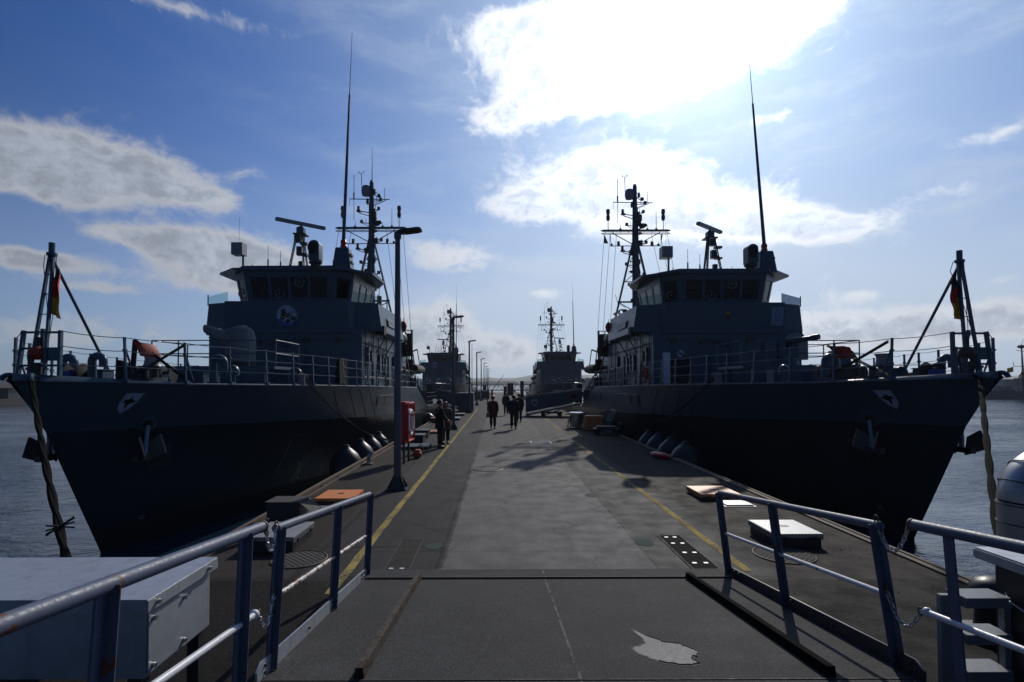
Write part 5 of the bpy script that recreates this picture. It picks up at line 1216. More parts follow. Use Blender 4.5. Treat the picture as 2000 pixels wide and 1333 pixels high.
b = MB(); b.loft([[(X0+.02, 6.98, .004), (X1-.02, 6.98, .004), (X1-.02, 6.98, .012), (X0+.02, 6.98, .012)], [(X0+.02, 6.61, .006), (X1-.02, 6.61, .006), (X1-.02, 6.61, .040), (X0+.02, 6.61, .040)]]); b.build('toe_flap', M_RAMP, t_)
b = MB(); b.cyl((X0+.05, 6.615, .032), (X1-.05, 6.615, .032), .014); b.build('hinge', M_RUST, t_)
b = MB(); b.grid([[(x, y, RZ(y)) for x in (X0, 0, X1)] for y in (3.735, 2, 0, -4)])
for x in (X0, X1): b.poly([(x, 3.735, RZ(3.735)), (x, -4, RZ(-4)), (x, -4, RZ(-4)-.25), (x, 3.735, RZ(3.735)-.2)])
b.build('deck_plate', M_RAMP, t_)
b = MB(); b.box((.62, 3.748, RZ(3.748)+.002), (4.5, .012, .008)); b.build('joint_strip', M_STONE, t_)
for x, s in ((X0, 1), (X1, -1)):
    b = MB(); z = lambda y, q: RZ(y)+q
    b.prism([(6.86, .0-.02), (6.80, .07), (6.70, .115), (3.78, RZ(3.78)+.12), (3.70, RZ(3.7)+.07), (3.70, RZ(3.7)-.06), (6.6, RZ(6.6)-.02)], x-.008, x+.008, lambda u, v, w_: (w_, u, v)); kp = b.build('kick_plate', M_GALV if s > 0 else M_DARK, t_)
    for y in (6.62, 6.5, 5.5, 5.35, 4.7, 3.95, 3.82):
        for q in (.03, .08) if y not in (4.7, 5.5) else (.05,):
            b = MB(); b.cyl((x+s*.006, y, RZ(y)+q), (x+s*.022, y, RZ(y)+q), .012, n=6); b.build('bolt', M_DARK, kp)
for x, s in ((-.97, 1), (2.31, -1)):
    b = MB(); b.prism([(-.035, 0), (.035, 0), (.028, .075), (-.028, .075)], 6.6, 3.78, lambda u, v, w_: (x+u, w_, RZ(w_)+v)); b.build('wheel_guide', M_GUIDE if s > 0 else M_TAR, t_)
pp = [(-.10, .375), (-.07, .33), (-.045, .28), (.0, .235), (.04, .20), (.075, .155), (.13, .14), (.19, .125), (.245, .06), (.285, .0), (.24, -.055), (.20, -.06), (.185, -.11), (.20, -.17), (.13, -.185), (.04, -.175), (-.06, -.14), (-.13, -.09), (-.19, -.02), (-.225, .05), (-.20, .08), (-.14, .10), (-.085, .13), (-.075, .2), (-.085, .27), (-.105, .33)]
rn = random.Random(6); pp2 = []
for (u, v), (u2, v2) in zip(pp, pp[1:]+pp[:1]):
    for k in range(3): f_ = k/3; pp2.append((u+(u2-u)*f_+rn.uniform(-.006, .006), v+(v2-v)*f_+rn.uniform(-.008, .008)))
b = MB(); b.poly([(1.28+u*.98, 4.24+v*1.35, RZ(4.24+v*1.35)+.0035) for u, v in pp2]); b.build('worn_patch', M_WORN, t_, fix=False)
b = MB(); b.tube([(1.28+u*.98+.004, 4.24+v*1.35+.004, RZ(4.24+v*1.35)+.001) for u, v in pp2[6:50]], .007, 4); b.build('patch_rim', M_MATTE, t_)
b = MB(); cx_, cy_ = .03, .0; b.poly([(1.28+(cx_+(u-cx_)*1.10)*.98, 4.24+(cy_+(v-cy_)*1.10)*1.35, RZ(4.24+(cy_+(v-cy_)*1.10)*1.35)+.0018) for u, v in pp2]); b.build('patch_fringe', mat('worn_fringe', (.085, .084, .083), .8, var=.5, scale=14, spec=.15), t_, fix=False)

# ------------------------------------------------------------------ railings
UP = V(0, .117, 1).normalized()
def ramp_rail(label, x, xt, midm, ys_):
    t_ = thing('ramp_railing', label, 'railing', (x, 5.3, 0)); o = V(x, 5.3, 0)
    P = lambda y, q: V(x+(xt-x)*q, y, RZ(y))+UP*q-o
    for y in ys_:
        b = MB(); a, c = P(y, .0), P(y, 1.0); b.bar(a, c, .075, .012, roll=(0, 1, 0)); b.bar(a+V(.03 if x < 0 else -.03, .0315, 0), c+V(.03 if x < 0 else -.03, .0315, 0), .012, .055, roll=(0, 1, 0)); b.build('post', M_BLUEPAINT, t_, bev=.003)
    b = MB(); b.tube([P(ys_[0]+.02, 1.0), P(ys_[-1]-.02, 1.0)], .033, 14); b.build('top_rail', M_BLUEPAINT, t_)
    b = MB(); n = 12; b.tube([P(ys_[0]+(ys_[-1]-ys_[0])*k/n, .50) for k in range(n+1)], .019, 10); b.build('mid_rail', midm, t_)
ramp_rail('left worn blue ramp railing with rust-flecked white middle bar', -1.66, -1.64, M_WHITERAIL, (6.74, 5.36, 3.90))
ramp_rail('right dark blue ramp railing with clean white middle bar', 2.91, 2.84, M_WHITERAIL2, (6.78, 5.44, 3.92))
def deck_rail(label, x, midm):
    t_ = thing('gangway_railing', label, 'railing', (x, 3, 0)); o = V(x, 3, 0)
    Z1 = lambda y: 1.436+.1*(3.49-y); Z2 = lambda y: .845+.112*(3.67-y)
    for y in (3.49, 2.26, 1.0, -.3):
        b = MB(); a, c = V(0, y-.1-3, RZ(y)-.12), V(0, y-3, Z1(y)); b.bar(a, c, .085, .012, roll=(0, 1, 0)); b.bar(a+V(.03, .03, 0), c+V(.03, .03, 0), .012, .055, roll=(0, 1, 0)); b.build('post', M_BLUEPAINT, t_, bev=.003)
    b = MB(); b.tube([V(0, y-3, Z1(y)) for y in (3.78, 3, 2, 1, 0, -1)], .037, 16); tr_ = b.build('top_rail', M_BLUEPAINT, t_)
    b = MB(); b.cyl((0, .775, Z1(3.775)), (0, .795, Z1(3.795)), .042, n=16); b.build('end_cap', M_RUST, tr_)
    b = MB(); b.tube([V(0, y-3, Z2(y)) for y in (3.66, 3, 2, 1, 0, -1)], .021, 12); b.ball((0, .67, Z2(3.67)), .034, 12); b.build('mid_rail', midm, t_)
deck_rail('left blue gangway railing nearest the viewer, in front of the galvanised cabinet', -1.65, M_WHITERAIL2)
deck_rail('right dark blue gangway railing nearest the viewer, in front of the grey cabinet', 2.9, M_WHITERAIL2)
def chain(label, p0, p1, sag):
    p0, p1 = V(*p0), V(*p1); L = 0; pts = cat(p0, p1, sag, 200); ln = .034; acc = 0; st = [pts[0]]
    for a, c in zip(pts, pts[1:]):
        acc += (c-a).length
        if acc >= ln: st.append(c); acc = 0
    t_ = thing('safety_chain', label, 'chain', p0); b = MB()
    for i, (a, c) in enumerate(zip(st, st[1:])):
        d = (c-a).normalized(); x, y, _ = frame(d); ax = x if i % 2 else y; m_ = (a+c)/2-p0
        b.tube([m_+d*(.026*cos(q))+ax*(.013*sin(q)) for q in [2*pi*k/10 for k in range(10)]], .0048, 5, closed=True)
    b.build('links', M_STEEL, t_); 
    for q, p in ((0, p0-p0), (1, p1-p0)): b = MB(); b.tube([p+V(.0, .022*cos(a), .026*sin(a)) for a in [2*pi*k/12 for k in range(12)]], .006, 6, closed=True); b.build('shackle', M_RUST, t_)
chain('upper safety chain closing the gap in the left railing', (-1.63, 3.80, 1.38), (-1.63, 3.97, 1.37), .17)
chain('lower safety chain closing the gap in the left railing', (-1.63, 3.70, .84), (-1.63, 3.93, .90), .16)
chain('upper safety chain closing the gap in the right railing', (2.88, 3.80, 1.38), (2.83, 4.05, 1.38), .20)
chain('lower safety chain closing the gap in the right railing', (2.88, 3.70, .84), (2.85, 3.99, .90), .18)

# ------------------------------------------------------------------ cabinets, steps, pipe, bollard
t_ = thing('galvanised_cabinet', 'large galvanised steel cabinet behind the left railing in the foreground', 'cabinet', (-3.1, 3.97, 0))
b = MB(); b.box((-.10, 0, .955), (1.84, .88, .09)); b.build('lid', M_GALV, t_, bev=.006)
b = MB(); b.box((-.10, 0, .69), (1.75, .80, .44)); bd = b.build('body', M_GALV, t_, bev=.004)
b = MB(); b.box((.782, -.16, .69), (.012, .44, .40)); b.build('side_plate', M_GALV, bd, bev=.003)
for y, z in ((-.33, .84), (-.33, .53), (.02, .53), (.02, .84), (-.34, .955), (.3, .955)):
    b = MB(); x = .825 if z > .9 else .79; b.cyl((x, y, z), (x+.02, y, z), .016, n=6); b.build('bolt', M_STEEL, bd)
for x in (-.9, .7):
    for y in (-.34, .34): b = MB(); b.box((x, y, .235), (.09, .09, .47)); b.build('foot', M_DARK, t_)
t_ = thing('grey_cabinet', 'dark grey metal cabinet with pale lid behind the right railing', 'cabinet', (4.35, 3.62, 0))
b = MB(); b.box((0, 0, 1.055), (1.18, 1.36, .085)); b.build('lid', M_GALV, t_, bev=.012)
b = MB(); b.box((.03, 0, .53), (1.02, 1.22, .96)); bd = b.build('body', M_DARK, t_, bev=.01)
b = MB(); b.box((-.482, -.05, .86), (.01, .72, .07)); b.build('vent_slot', M_MATTE, bd)
b = MB(); b.tube([(-.49, .30, .62), (-.53, .28, .60), (-.52, .26, .55), (-.49, .25, .53)], .006, 6); b.tube([(-.50, .50, .80), (-.58, .38, .78), (-.55, .3, .74)], .005, 5); b.build('wire_loop', M_WHITE, bd)
t_ = thing('steel_steps', 'pale grey steel step ladder standing between the right railing and the cabinet', 'steps', (3.42, 4.10, 0))
for x in (-.02,):
    b = MB(); b.box((x, 0, .40), (.15, .05, .80)); b.build('side_plate', M_LIGHT, t_, bev=.005)
b = MB(); b.box((.42, .02, .38), (.05, .05, .76)); b.build('side_plate', M_LIGHT, t_)
for z in (.22, .49, .76):
    b = MB(); b.box((.22, .02, z), (.34, .20, .075)); b.build('step', M_LIGHT, t_, bev=.005)
t_ = thing('insulated_pipe', 'dull metal clad pipe with mitred elbow rising at the right pier edge', 'pipe', (5.16, 5.2, 0))
r = .275; Rb = .29; cz = 1.24
b = MB(); b.tube([(0, 0, 0), (0, 0, cz)], r, 32); b.build('riser', M_PIPE, t_)
b = MB(); b.tube([(Rb-Rb*cos(a), 0, cz+Rb*sin(a)) for a in [pi/2*k/12 for k in range(13)]], r, 40); b.build('elbow', M_PIPE, t_, ang=40)
b = MB(); b.tube([(Rb, 0, cz+Rb), (2.2, 0, cz+Rb)], r, 32); b.build('run', M_PIPE, t_)
b = MB(); b.tube([(2.2, 0, cz+Rb), (2.45, 0, cz+Rb-.1), (2.55, 0, cz+Rb-.4), (2.55, 0, -1.9)], r, 24); b.build('drop', M_PIPE, t_)
for z in (cz-.02, cz-.20, .5): b = MB(); b.tube([((r+.004)*cos(a), (r+.004)*sin(a), z) for a in [2*pi*k/40 for k in range(40)]], .007, 6, closed=True); b.build('seam', M_DARK, t_)
for q in range(1, 4):
    a = pi/2*q/4; c = V(Rb-Rb*cos(a), 0, cz+Rb*sin(a)); ux = V(cos(a), 0, -sin(a))
    b = MB(); b.tube([c+ux*((r+.008)*cos(p))+V(0, (r+.008)*sin(p), 0) for p in [2*pi*k/40 for k in range(40)]], .006, 6, closed=True); b.build('seam', M_DARK, t_)
b = MB()
for k in range(9): b.cyl((-(r)*cos(.55), -(r)*sin(.55), .3+k*.11), (-(r+.012)*cos(.55), -(r+.012)*sin(.55), .3+k*.11), .008, n=6)
b.build('rivet_row', M_DARK, t_)
def bollard(l, x, y):
    t_ = thing('bollard', l, 'bollard', (x, y, 0)); b = MB(); b.lathe([(.30, 0), (.30, .04), (.2, .06)], 24); b.build('base', M_DARK, t_); b = MB(); b.lathe([(.16, .06), (.145, .30), (.18, .38), (.19, .46), (.14, .53), (.06, .56), (.01, .565)], 24); b.build('post', M_BLACK, t_, ang=50)
bollard('black domed bollard behind the steel steps at the right pier edge', 4.66, 5.1); bollard('black domed bollard behind the galvanised cabinet on the left pier edge', -3.72, 4.85)

# ------------------------------------------------------------------ gangways, bins and stores along the pier
def gangway(label, y, x0, x1, z0, z1, emb):
    t_ = thing('gangway', label, 'gangway', (x0, y, 0)); L = x1-x0; zz = lambda u: .12+(z1-.12)*u/L
    b = MB(); b.loft([[(u, -.45, zz(u)), (u, .45, zz(u)), (u, .45, zz(u)-.1), (u, -.45, zz(u)-.1)] for u in (0, L)]); b.bar((0, -.5, zz(0)-.02), (L, -.5, zz(L)-.02), .05, .12); b.bar((0, .5, zz(0)-.02), (L, .5, zz(L)-.02), .05, .12); b.build('walkway', M_LIGHT, t_)
    for s in (-1, 1):
        b = MB(); h0, h1 = 1.28, 1.0
        b.loft([[(u, s*.5-.015, zz(u)+.16), (u, s*.5+.015, zz(u)+.16), (u, s*.5+.015, zz(u)+h), (u, s*.5-.015, zz(u)+h)] for u, h in ((0, h0), (L, h1))]); sp = b.build('side_panel', M_PAINT, t_)
        b = MB(); b.tube([(-.05, s*.5, zz(0)+h0+.05), (.6, s*.5, zz(.6)+h0+.05), (L, s*.5, zz(L)+h1+.06)], .025, 6); b.build('handrail', M_LIGHT, t_)
        if s < 0 and emb:
            emblem_shield(sp, lambda u, v, off: V(.62+u*1.0, -.525-off, zz(.62)+.75+v*1.1), 'emblem')
            b = MB(); b.poly([(L-.95, -.518, zz(L)+.35+.18), (L-.35, -.518, zz(L)+.35+.25), (L-.38, -.518, zz(L)+.75), (L-.6, -.518, zz(L)+.32), (L-.8, -.518, zz(L)+.75), (L-1.0, -.518, zz(L)+.6)]); b.build('red_mark', M_EMRED, sp, fix=False)
    b = MB()
    for s in (-.4, .4): b.lathe([(.09, -.04), (.11, 0), (.09, .04)], 12, Matrix.Rotation(R(90), 3, 'X'), (.15, s, .11))
    b.build('roller', M_BLACK, t_)
gangway('grey gangway with shield emblem on its side, leading up to the right near warship', 40.2, 2.1, 6.2, .12, .95, True)
gangway('steep gangway with pale handrails leading up to the left near warship', 47.0, -2.9, -5.3, .12, .9, False)
t_ = thing('gangway_trolley', 'low trolley with net standing under the right gangway', 'trolley', (3.9, 39.2, 0)); b = MB(); b.box((0, 0, .3), (1.5, .9, .1)); b.bar((-.7, -.4, .05), (.7, .4, .5), .06); b.build('bed', M_DARK, t_)
for x in (-.6, .6):
    for y in (-.4, .4): b = MB(); b.lathe([(.12, -.04), (.14, 0), (.12, .04)], 12, Matrix.Rotation(R(90), 3, 'X'), (x, y, .14)); b.build('wheel', M_BLACK, t_)
t_ = thing('litter_bin', 'round steel litter bin with flat lid right of the lane', 'litter bin', (4.25, 29.2, 0))
b = MB(); b.lathe([(.27, .05), (.28, .1), (.28, .70), (.26, .72)], 24); b.build('drum', M_STEEL, t_); b = MB(); b.lathe([(.38, .76), (.42, .78), (.42, .83), (.3, .86), (.02, .87)], 24); b.build('lid', M_STEEL, t_)
b = MB()
for s in (-1, 1): b.bar((s*.33, 0, 0), (s*.30, 0, .8), .05); b.bar((s*.33, 0, .02), (s*.46, 0, .02), .06, .04); b.bar((s*.46, 0, 0), (s*.42, 0, .42), .05)
b.build('stand', M_DARK, t_)
t_ = thing('grit_box', 'orange storage box beside the steel litter bin', 'storage box', (4.95, 27.9, 0)); b = MB(); b.prism([(-.36, 0), (.36, 0), (.40, .62), (-.40, .66)], -.42, .42, lambda u, v, w_: (w_, u, v)); b.build('body', M_ORANGE, t_, bev=.03); b = MB(); b.prism([(-.44, .64), (.44, .60), (.44, .67), (0, .76), (-.44, .74)], -.45, .45, lambda u, v, w_: (w_, u, v)); b.build('lid', M_ORANGE, t_, bev=.02)
t_ = thing('hand_cart', 'low blue-grey hand cart in shade by the right pier edge', 'cart', (5.1, 25.4, 0)); b = MB(); b.box((0, 0, .26), (1.15, .7, .07)); b.box((0, 0, .34), (.9, .5, .10)); b.build('bed', M_DARK, t_, bev=.01)
for x in (-.45, .45):
    for y in (-.3, .3): b = MB(); b.lathe([(.09, -.03), (.11, 0), (.09, .03)], 12, Matrix.Rotation(R(90), 3, 'X'), (x, y, .11)); b.build('wheel', M_BLACK, t_)
b = MB(); b.tube([(.55, -.3, .28), (.68, -.3, .55), (.68, .3, .55), (.55, .3, .28)], .015, 6); b.build('handle', M_DARK, t_)
t_ = thing('fence_panel', 'grey tubular fence panel leaning against the right warship', 'fence panel', (5.5, 27.2, 0)); b = MB()
for k in range(8): b.tube([(-.1-.02*k, -.6+k*.17, 0), (.35, -.6+k*.17, 1.05)], .014, 5)
b.tube([(.35, -.6, 1.05), (.35, .6, 1.05)], .02, 6); b.tube([(-.15, -.6, .05), (-.15, .6, .05)], .02, 6); b.build('bars', M_LIGHT, t_); b = MB(); b.tube([(.1, -.65, .55), (.1, .65, .55)], .025, 6); b.build('brace', M_DARK, t_)
for l, x, y, w_, d, h, m, m2 in (('blue-grey steel container left of the lane, nearest of the containers', -2.75, 47, 1.35, 2.2, 1.45, M_PAINT, M_DARK), ('dark red container farther along the left side of the pier', -3.0, 80, .9, 2.0, 1.15, M_RUST, M_DARK), ('grey-blue container beside the dark red one', -1.9, 84, 1.2, 2.4, 1.15, M_DARK, M_PAINT)):
    t_ = thing('steel_container', l, 'container', (x, y, 0)); b = MB(); b.box((0, 0, .12+h/2), (w_, d, h)); b.build('body', m, t_, bev=.02); b = MB(); b.box((0, 0, .12+h+.03), (w_+.06, d+.06, .06)); b.build('lid', m2, t_); b = MB()
    for sx in (-1, 1): b.box((sx*w_*.36, 0, .06), (.12, d*.9, .12))
    b.build('skid', M_DARK, t_)
for k, (l, x, y, w_, d, h, m) in enumerate((('flat dark green hatch beside the lifebuoy cabinet', -3.05, 20.2, 1.0, 1.1, .12, M_DARK), ('low dark box behind the green hatch', -3.5, 22.2, 1.0, .9, .34, M_DARK), ('second low dark box farther along the left edge', -3.55, 24.2, .95, .9, .36, M_DARK), ('pale orange hatch lid beyond the low dark boxes', -3.2, 26.5, .9, 1.0, .10, M_ORANGE), ('orange box at the left pier edge by the small fender', -3.95, 33.5, .45, .7, .30, M_REDORANGE), ('low grey hatch by the second lamp post', -3.1, 36, 1.2, 1.3, .16, M_LIGHT), ('low grey hatch farther on behind the standing people', -3.1, 41, 1.2, 1.3, .16, M_LIGHT))):
    hatch(l, x-w_/2, x+w_/2, y-d/2, y+d/2, h, m, M_DARK)
for l, x, y, w_, h in (('tall dark dolphin pile right of the pier end', 4.15, 92, .62, 2.85), ('broad dark pile pair left of the tall pile', 2.6, 110, 1.3, 2.5), ('small dark pile beside the broad pair', 1.55, 110, .7, 1.9), ('short dark pile by the far left lamp posts', -2.5, 100, .55, 2.2)):
    t_ = thing('dolphin_pile', l, 'pile', (x, y, 0)); b = MB(); b.lathe([(w_/2, -2), (w_/2, h-.1), (w_/2+.04, h-.08), (w_/2+.04, h), (.02, h)], 14); b.build('shaft', M_MATTE, t_); b = MB(); b.box((0, -w_/2-.02, h*.5), (.2, .06, h)); b.build('rubbing_strip', M_BLACK, t_)
t_ = thing('safety_barrier', 'small red and white barrier far along the left side of the pier', 'barrier', (-1.9, 86, 0)); b = MB(); b.box((0, 0, .75), (1.3, .06, .22)); b.build('board', M_RED, t_); b = MB(); b.bar((-.5, 0, 0), (-.5, 0, .8), .06); b.bar((.5, 0, 0), (.5, 0, .8), .06); b.build('stand', M_DARK, t_)
# grey ship on the far right quay with its mast and ensign
t_ = thing('far_patrol_ship', 'low grey ship lying far off at the right edge, thin mast above', 'warship', (138, 131, WATER_Z))
b = MB(); b.loft([[(x, -w_, -.5), (x, w_, -.5), (x, w_*1.1, h), (x, -w_*1.1, h)] for x, w_, h in ((-23, .3, 2.3), (-20, 2.5, 2.0), (-8, 4, 1.8), (30, 4, 1.8))]); b.build('hull', M_PAINT, t_)
b = MB(); b.box((-6, 0, 3.4), (8, 5, 3.2)); b.box((10, 0, 4.2), (22, 6, 4.8)); b.box((-15, 0, 2.5), (3, 2, 1.2)); b.build('superstructure', M_PAINT, t_, bev=.1)
b = MB(); b.tube([(-10, 0, 1.8), (-10, 0, 7), (-10.2, 0, 13.2)], [.5, .22, .12], 10); b.bar((-12.0, 0, 3), (-10, 0, 7), .15); b.bar((-7, 0, 4.8), (-10, 0, 7.4), .15); b.lathe([(.2, 12.2), (.9, 12.6), (.7, 13.0), (.1, 13.1)], 12, c=(-10.2, 0, 0)); b.bar((-11.5, 0, 11.8), (-8.8, 0, 11.4), .1); b.bar((-12.2, 0, 7.9), (-8, 0, 7.9), .12); b.bar((-12.2, 0, 7.9), (-12.3, 0, 9), .08); b.cyl((-10.2, 0, 13), (-9.7, 0, 14.6), .04); b.build('mast', M_DARK, t_)
b = MB()
for k in range(10): b.cyl((-22+k*1.4, -3.4, 1.9), (-22+k*1.4, -3.4, 2.9), .04, n=5)
b.tube([(-22, -3.4, 2.9), (-9, -3.4, 2.9)], .03, 5); b.build('rail', M_LIGHT, t_)
b = MB(); n = 8; b.grid([[(-12.3-.22*i, .1*sin(i*.9), 7.75-.05*i-.4*j) for i in range(n)] for j in range(4)]); b.use(0)
tag(b.build('flag', M_FGOLD), 'small golden yellow flag flying from the mast of the far ship at the right edge', 'flag').location = (138, 131, WATER_Z)
b = MB(); b.box((190, 150, -1.2), (130, 10, 3.0)); struct(b.build('quay', M_STONE))
b = MB(); b.box((175, 152, 1.6), (70, 7, 3.2)); t_ = tag(b.build('quay_shed', M_BUILD), 'long pale shed on the far quay behind the grey ship at the right edge', 'shed')
# ------------------------------------------------------------------ people
def skin(name, verts, edges, radii, m, parent, extra=None, sub=1):
    me = bpy.data.meshes.new(name); me.from_pydata([tuple(v) for v in verts], edges, []); o = bpy.data.objects.new(name, me); C.objects.link(o)
    md = o.modifiers.new('s', 'SKIN'); md.use_smooth_shade = True
    if not me.skin_vertices: raise RuntimeError('no skin layer')
    for i, r in enumerate(radii):
        sv = me.skin_vertices[0].data[i]; rr = r if isinstance(r, tuple) else (r, r); sv.radius = rr; sv.use_root = (i == 0)
    s2 = o.modifiers.new('b', 'SUBSURF'); s2.levels = sub; s2.render_levels = sub
    bpy.context.view_layer.update(); dg = bpy.context.evaluated_depsgraph_get()
    out = bpy.data.meshes.new_from_object(o.evaluated_get(dg)); bpy.data.objects.remove(o)
    if extra:
        bm = bmesh.new(); bm.from_mesh(out); tmp = bpy.data.meshes.new('t'); tmp.from_pydata([tuple(v) for v in extra.v], [], extra.f); bm.from_mesh(tmp); bm.to_mesh(out); bm.free()
    out.materials.clear(); out.materials.append(m); out.polygons.foreach_set('use_smooth', [True]*len(out.polygons)); out.name = name
    o = bpy.data.objects.new(name, out); C.objects.link(o); o.parent = parent; return o

def person(label, loc, rz, h, coat, trousers, hairm, stride=.0, coat_len=.80, cap=None, arms=None, bag=None, hair_len=0.0):
    t_ = thing('person', label, 'person', loc, rz); k = h/1.75
    S = lambda x, y, z: V(x*k, y*k, z*k)
    st = stride
    hip = {s: S(s*.095, 0, .90) for s in (-1, 1)}
    foot = {1: S(.10, st, .075+ (0)), -1: S(-.10, -st, .075+(.05 if st else 0))}
    knee = {s: (hip[s]+foot[s])*.5+S(0, .035 if st else .01, .02) for s in (-1, 1)}
    arms = arms or {1: ((.245, -.03-st*.5, 1.16), (.25, .05-st*.8, .92)), -1: ((-.245, -.03+st*.5, 1.16), (-.25, .05+st*.8, .92))}
    # body: one continuous skinned figure with head, hands and fingers
    vs = [S(0, 0, .93), S(0, 0, 1.12), S(0, -.01, 1.33), S(0, 0, 1.47), S(0, .015, 1.545), S(0, .025, 1.63), S(0, .02, 1.715)]
    es = [(0, 1), (1, 2), (2, 3), (3, 4), (4, 5), (5, 6)]; rs = [(.15*k, .105*k), (.13*k, .095*k), (.165*k, .105*k), (.055*k, .055*k), (.06*k, .07*k), (.075*k, .093*k), (.055*k, .07*k)]
    def add(p, par, r): vs.append(p); es.append((par, len(vs)-1)); rs.append(r); return len(vs)-1
    for s in (-1, 1):
        a = add(hip[s], 0, .085*k); a = add(knee[s], a, .055*k); a = add(foot[s]+S(0, 0, .02), a, .04*k); add(foot[s]+S(0, .14, -.035), a, .035*k)
        a = add(S(s*.185, 0, 1.41), 2, .06*k); el, wr = [S(*q) for q in arms[s]]
        a = add(el, a, .043*k); a = add(wr, a, .030*k); d = (wr-el).normalized(); side = S(0, 1, 0) - d*d.y*k; side.normalize()
        palm = add(wr+d*.06*k, a, (.028*k, .036*k))
        for j, (o_, L) in enumerate(((-.030, .06), (-.010, .075), (.010, .08), (.030, .07))):
            f0 = add(wr+d*.095*k+side*o_*k, palm, .0095*k); f1 = add(wr+d*(.095+L*.55)*k+side*o_*k+V(-s*.012*k, 0, 0), f0, .009*k); add(wr+d*(.095+L)*k+side*o_*k+V(-s*.030*k, 0, 0), f1, .008*k)
        th = add(wr+d*.055*k+side*.045*k, palm, .010*k); add(wr+d*.09*k+side*.062*k, th, .009*k)
    bd = skin('body', vs, es, rs, M_SKIN, t_)
    # face features
    hc = S(0, .025, 1.625); b = MB(); b.loft([[hc+S(x, .10, z), hc+S(-x, .10, z), hc+S(0, y, z2)] for x, z, y, z2 in ((.012, .03, .115, .03), (.018, -.02, .135, -.015))]); 
    for s in (-1, 1): b.ball(hc+S(s*.082, -.005, .0), .022*k, 8, (.5, .9, 1.3))
    b.build('face', M_SKIN, bd, ang=80); b = MB()
    for s in (-1, 1): b.ball(hc+S(s*.032, .088, .03), .011*k, 8)
    b.box(hc+S(0, .097, -.05), (.045*k, .012*k, .008*k)); b.build('eyes', M_HAIRD, bd)
    # hair or cap
    b = MB(); c = S(0, .008, 1.655); rings = []
    for z, q, y in ((-.06-hair_len, .078 if not hair_len else .10, -.03), (-.02, .098, -.018), (.03, .104, -.008), (.07, .092, 0), (.10, .06, .0), (.115, .015, 0)): rings.append([c+S(q*cos(a), y+q*1.12*sin(a)*(1 if sin(a) < 0 else .82 if z > .03 else .35), z) for a in [2*pi*i/16 for i in range(16)]])
    b.loft(rings); b.build('hair', hairm, t_, ang=80)
    if cap:
        b = MB(); b.loft([[c+S(q*cos(a), q*1.1*sin(a), z) for a in [2*pi*i/16 for i in range(16)]] for z, q in ((.02, .108), (.06, .125), (.10, .11), (.125, .05))]); b.build('cap', cap, t_, ang=80)
    # trousers
    tv = [S(0, 0, .97), S(0, 0, .90)]; te = [(0, 1)]; trr = [(.165*k, .12*k), (.16*k, .12*k)]
    for s in (-1, 1):
        n = len(tv); tv += [hip[s]-S(0, 0, .06), knee[s], foot[s]+S(0, -.005, .03)]; te += [(1, n), (n, n+1), (n+1, n+2)]; trr += [.115*k, .090*k, .076*k]
    skin('trousers', tv, te, trr, trousers, t_)
    for s in (-1, 1):
        b = MB(); f_ = foot[s]; b.loft([[f_+S(.045*cos(a)*q, y, -.04+.045*q2*(1 if sin(a) > 0 else .8)*sin(a)) for a in [2*pi*i/12 for i in range(12)]] for y, q, q2 in ((-.085, .5, .6), (-.06, .9, 1), (.03, 1, 1.0), (.12, 1.05, .7), (.18, .7, .45))]); b.build('shoe', M_BLKCL, t_, ang=70)
    # coat: skinned torso and sleeves with a hanging skirt
    cv = [S(0, 0, 1.0), S(0, -.01, 1.2), S(0, -.01, 1.36), S(0, .0, 1.49)]; ce = [(0, 1), (1, 2), (2, 3)]; cr = [(.20*k, .15*k), (.195*k, .145*k), (.215*k, .145*k), (.08*k, .08*k)]
    for s in (-1, 1):
        n = len(cv); el, wr = [S(*q) for q in arms[s]]; cv += [S(s*.195, 0, 1.41), el, wr-(wr-el)*.05]; ce += [(2, n), (n, n+1), (n+1, n+2)]; cr += [.092*k, .076*k, .064*k]
    ex = MB(); lo_ = coat_len
    ex.loft([[S(q*cos(a), -.005+q*.72*sin(a)+st*.0, z) for a in [2*pi*i/18 for i in range(18)]] for z, q in ((lo_, .245+.04*(1-lo_)), (lo_+.15*(1.12-lo_), .24), (1.12, .21), (1.25, .195))], cap=False)
    skin('coat', cv, ce, cr, coat, t_, ex)
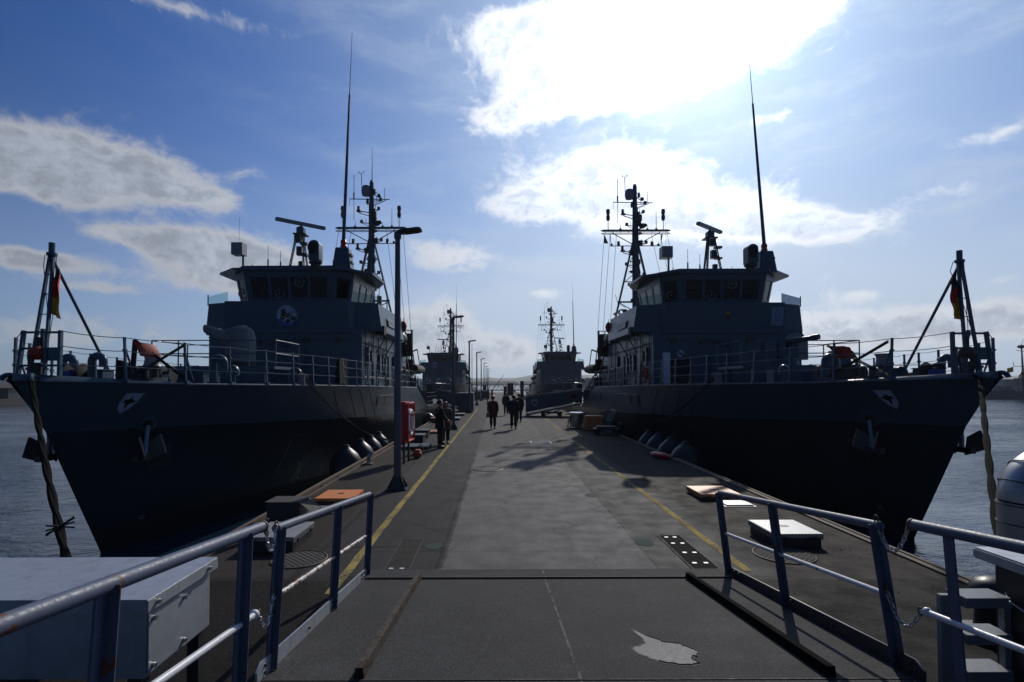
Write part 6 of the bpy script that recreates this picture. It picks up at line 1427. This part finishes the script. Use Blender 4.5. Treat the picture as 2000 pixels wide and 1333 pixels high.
    if bag:
        b = MB(); w_ = S(*arms[bag[0]][1]); b.box(w_+S(bag[0]*.04, .03, -.19), (.11*k, .30*k, .24*k), taper=.85); b.tube([w_+S(bag[0]*.04, -.07, -.08), w_+S(bag[0]*.02, .02, -.0), w_+S(bag[0]*.04, .12, -.08)], .012*k, 6)
        o = b.build('handbag', bag[1], None, bev=.015); o.location = t_.location; o.rotation_euler = t_.rotation_euler; tag(o, bag[2], 'bag')
    return t_
person('person in a black jacket standing beside the left yellow line near the second lamp post', (-2.16, 20.1, 0), R(-70), 1.80, M_BLKCL, M_BLKCL, M_HAIRD, arms={1: ((.22, .08, 1.14), (.16, .26, 1.02)), -1: ((-.22, .08, 1.14), (-.16, .26, 1.02))}, coat_len=.72)
person('person with reddish brown hair and open brown coat standing behind the black jacket', (-2.1, 21.6, 0), R(-160), 1.68, M_COATB, M_BLKCL, M_HAIR, coat_len=.56, hair_len=.09)
person('person in a red-brown coat and red cap walking away down the lane', (-.26, 28.6, 0), R(4), 1.74, M_COATR, M_BLKCL, M_HAIRD, stride=.10, coat_len=.64, cap=M_RED, bag=(-1, M_CANVAS, 'pale bag carried in the left hand of the walker in red-brown'))
person('person in a navy jacket and dark trousers walking away beside the red-brown coat', (.83, 28.2, 0), R(-3), 1.80, M_NAVY, M_BLKCL, M_HAIRD, stride=.12, coat_len=.78)
person('person in dark clothes farther down the lane, left of the navy jacket', (.62, 40.8, 0), R(180), 1.72, M_BLKCL, M_BLKCL, M_HAIRD, stride=.05, coat_len=.80)
person('person in a dark coat half hidden behind the navy jacket', (1.33, 33.5, 0), R(0), 1.78, M_BLKCL, M_NAVY, M_HAIRD, stride=.1, coat_len=.7)
# ------------------------------------------------------------------ harbour haze: one closed box of thin air round everything
b = MB(); b.box((0, 1400, 32), (11000, 3400, 76))
hz = struct(b.build('haze', M_WHITE), 'stuff')
mh = bpy.data.materials.new('thin_haze'); mh.use_nodes = True; th = mh.node_tree
th.nodes.remove(th.nodes['Principled BSDF']); pv = th.nodes.new('ShaderNodeVolumePrincipled')
pv.inputs['Color'].default_value = (.86, .90, .96, 1); pv.inputs['Density'].default_value = 0.00020; pv.inputs['Anisotropy'].default_value = .3
th.links.new(pv.outputs[0], th.nodes['Material Output'].inputs['Volume'])
hz.data.materials.clear(); hz.data.materials.append(mh)
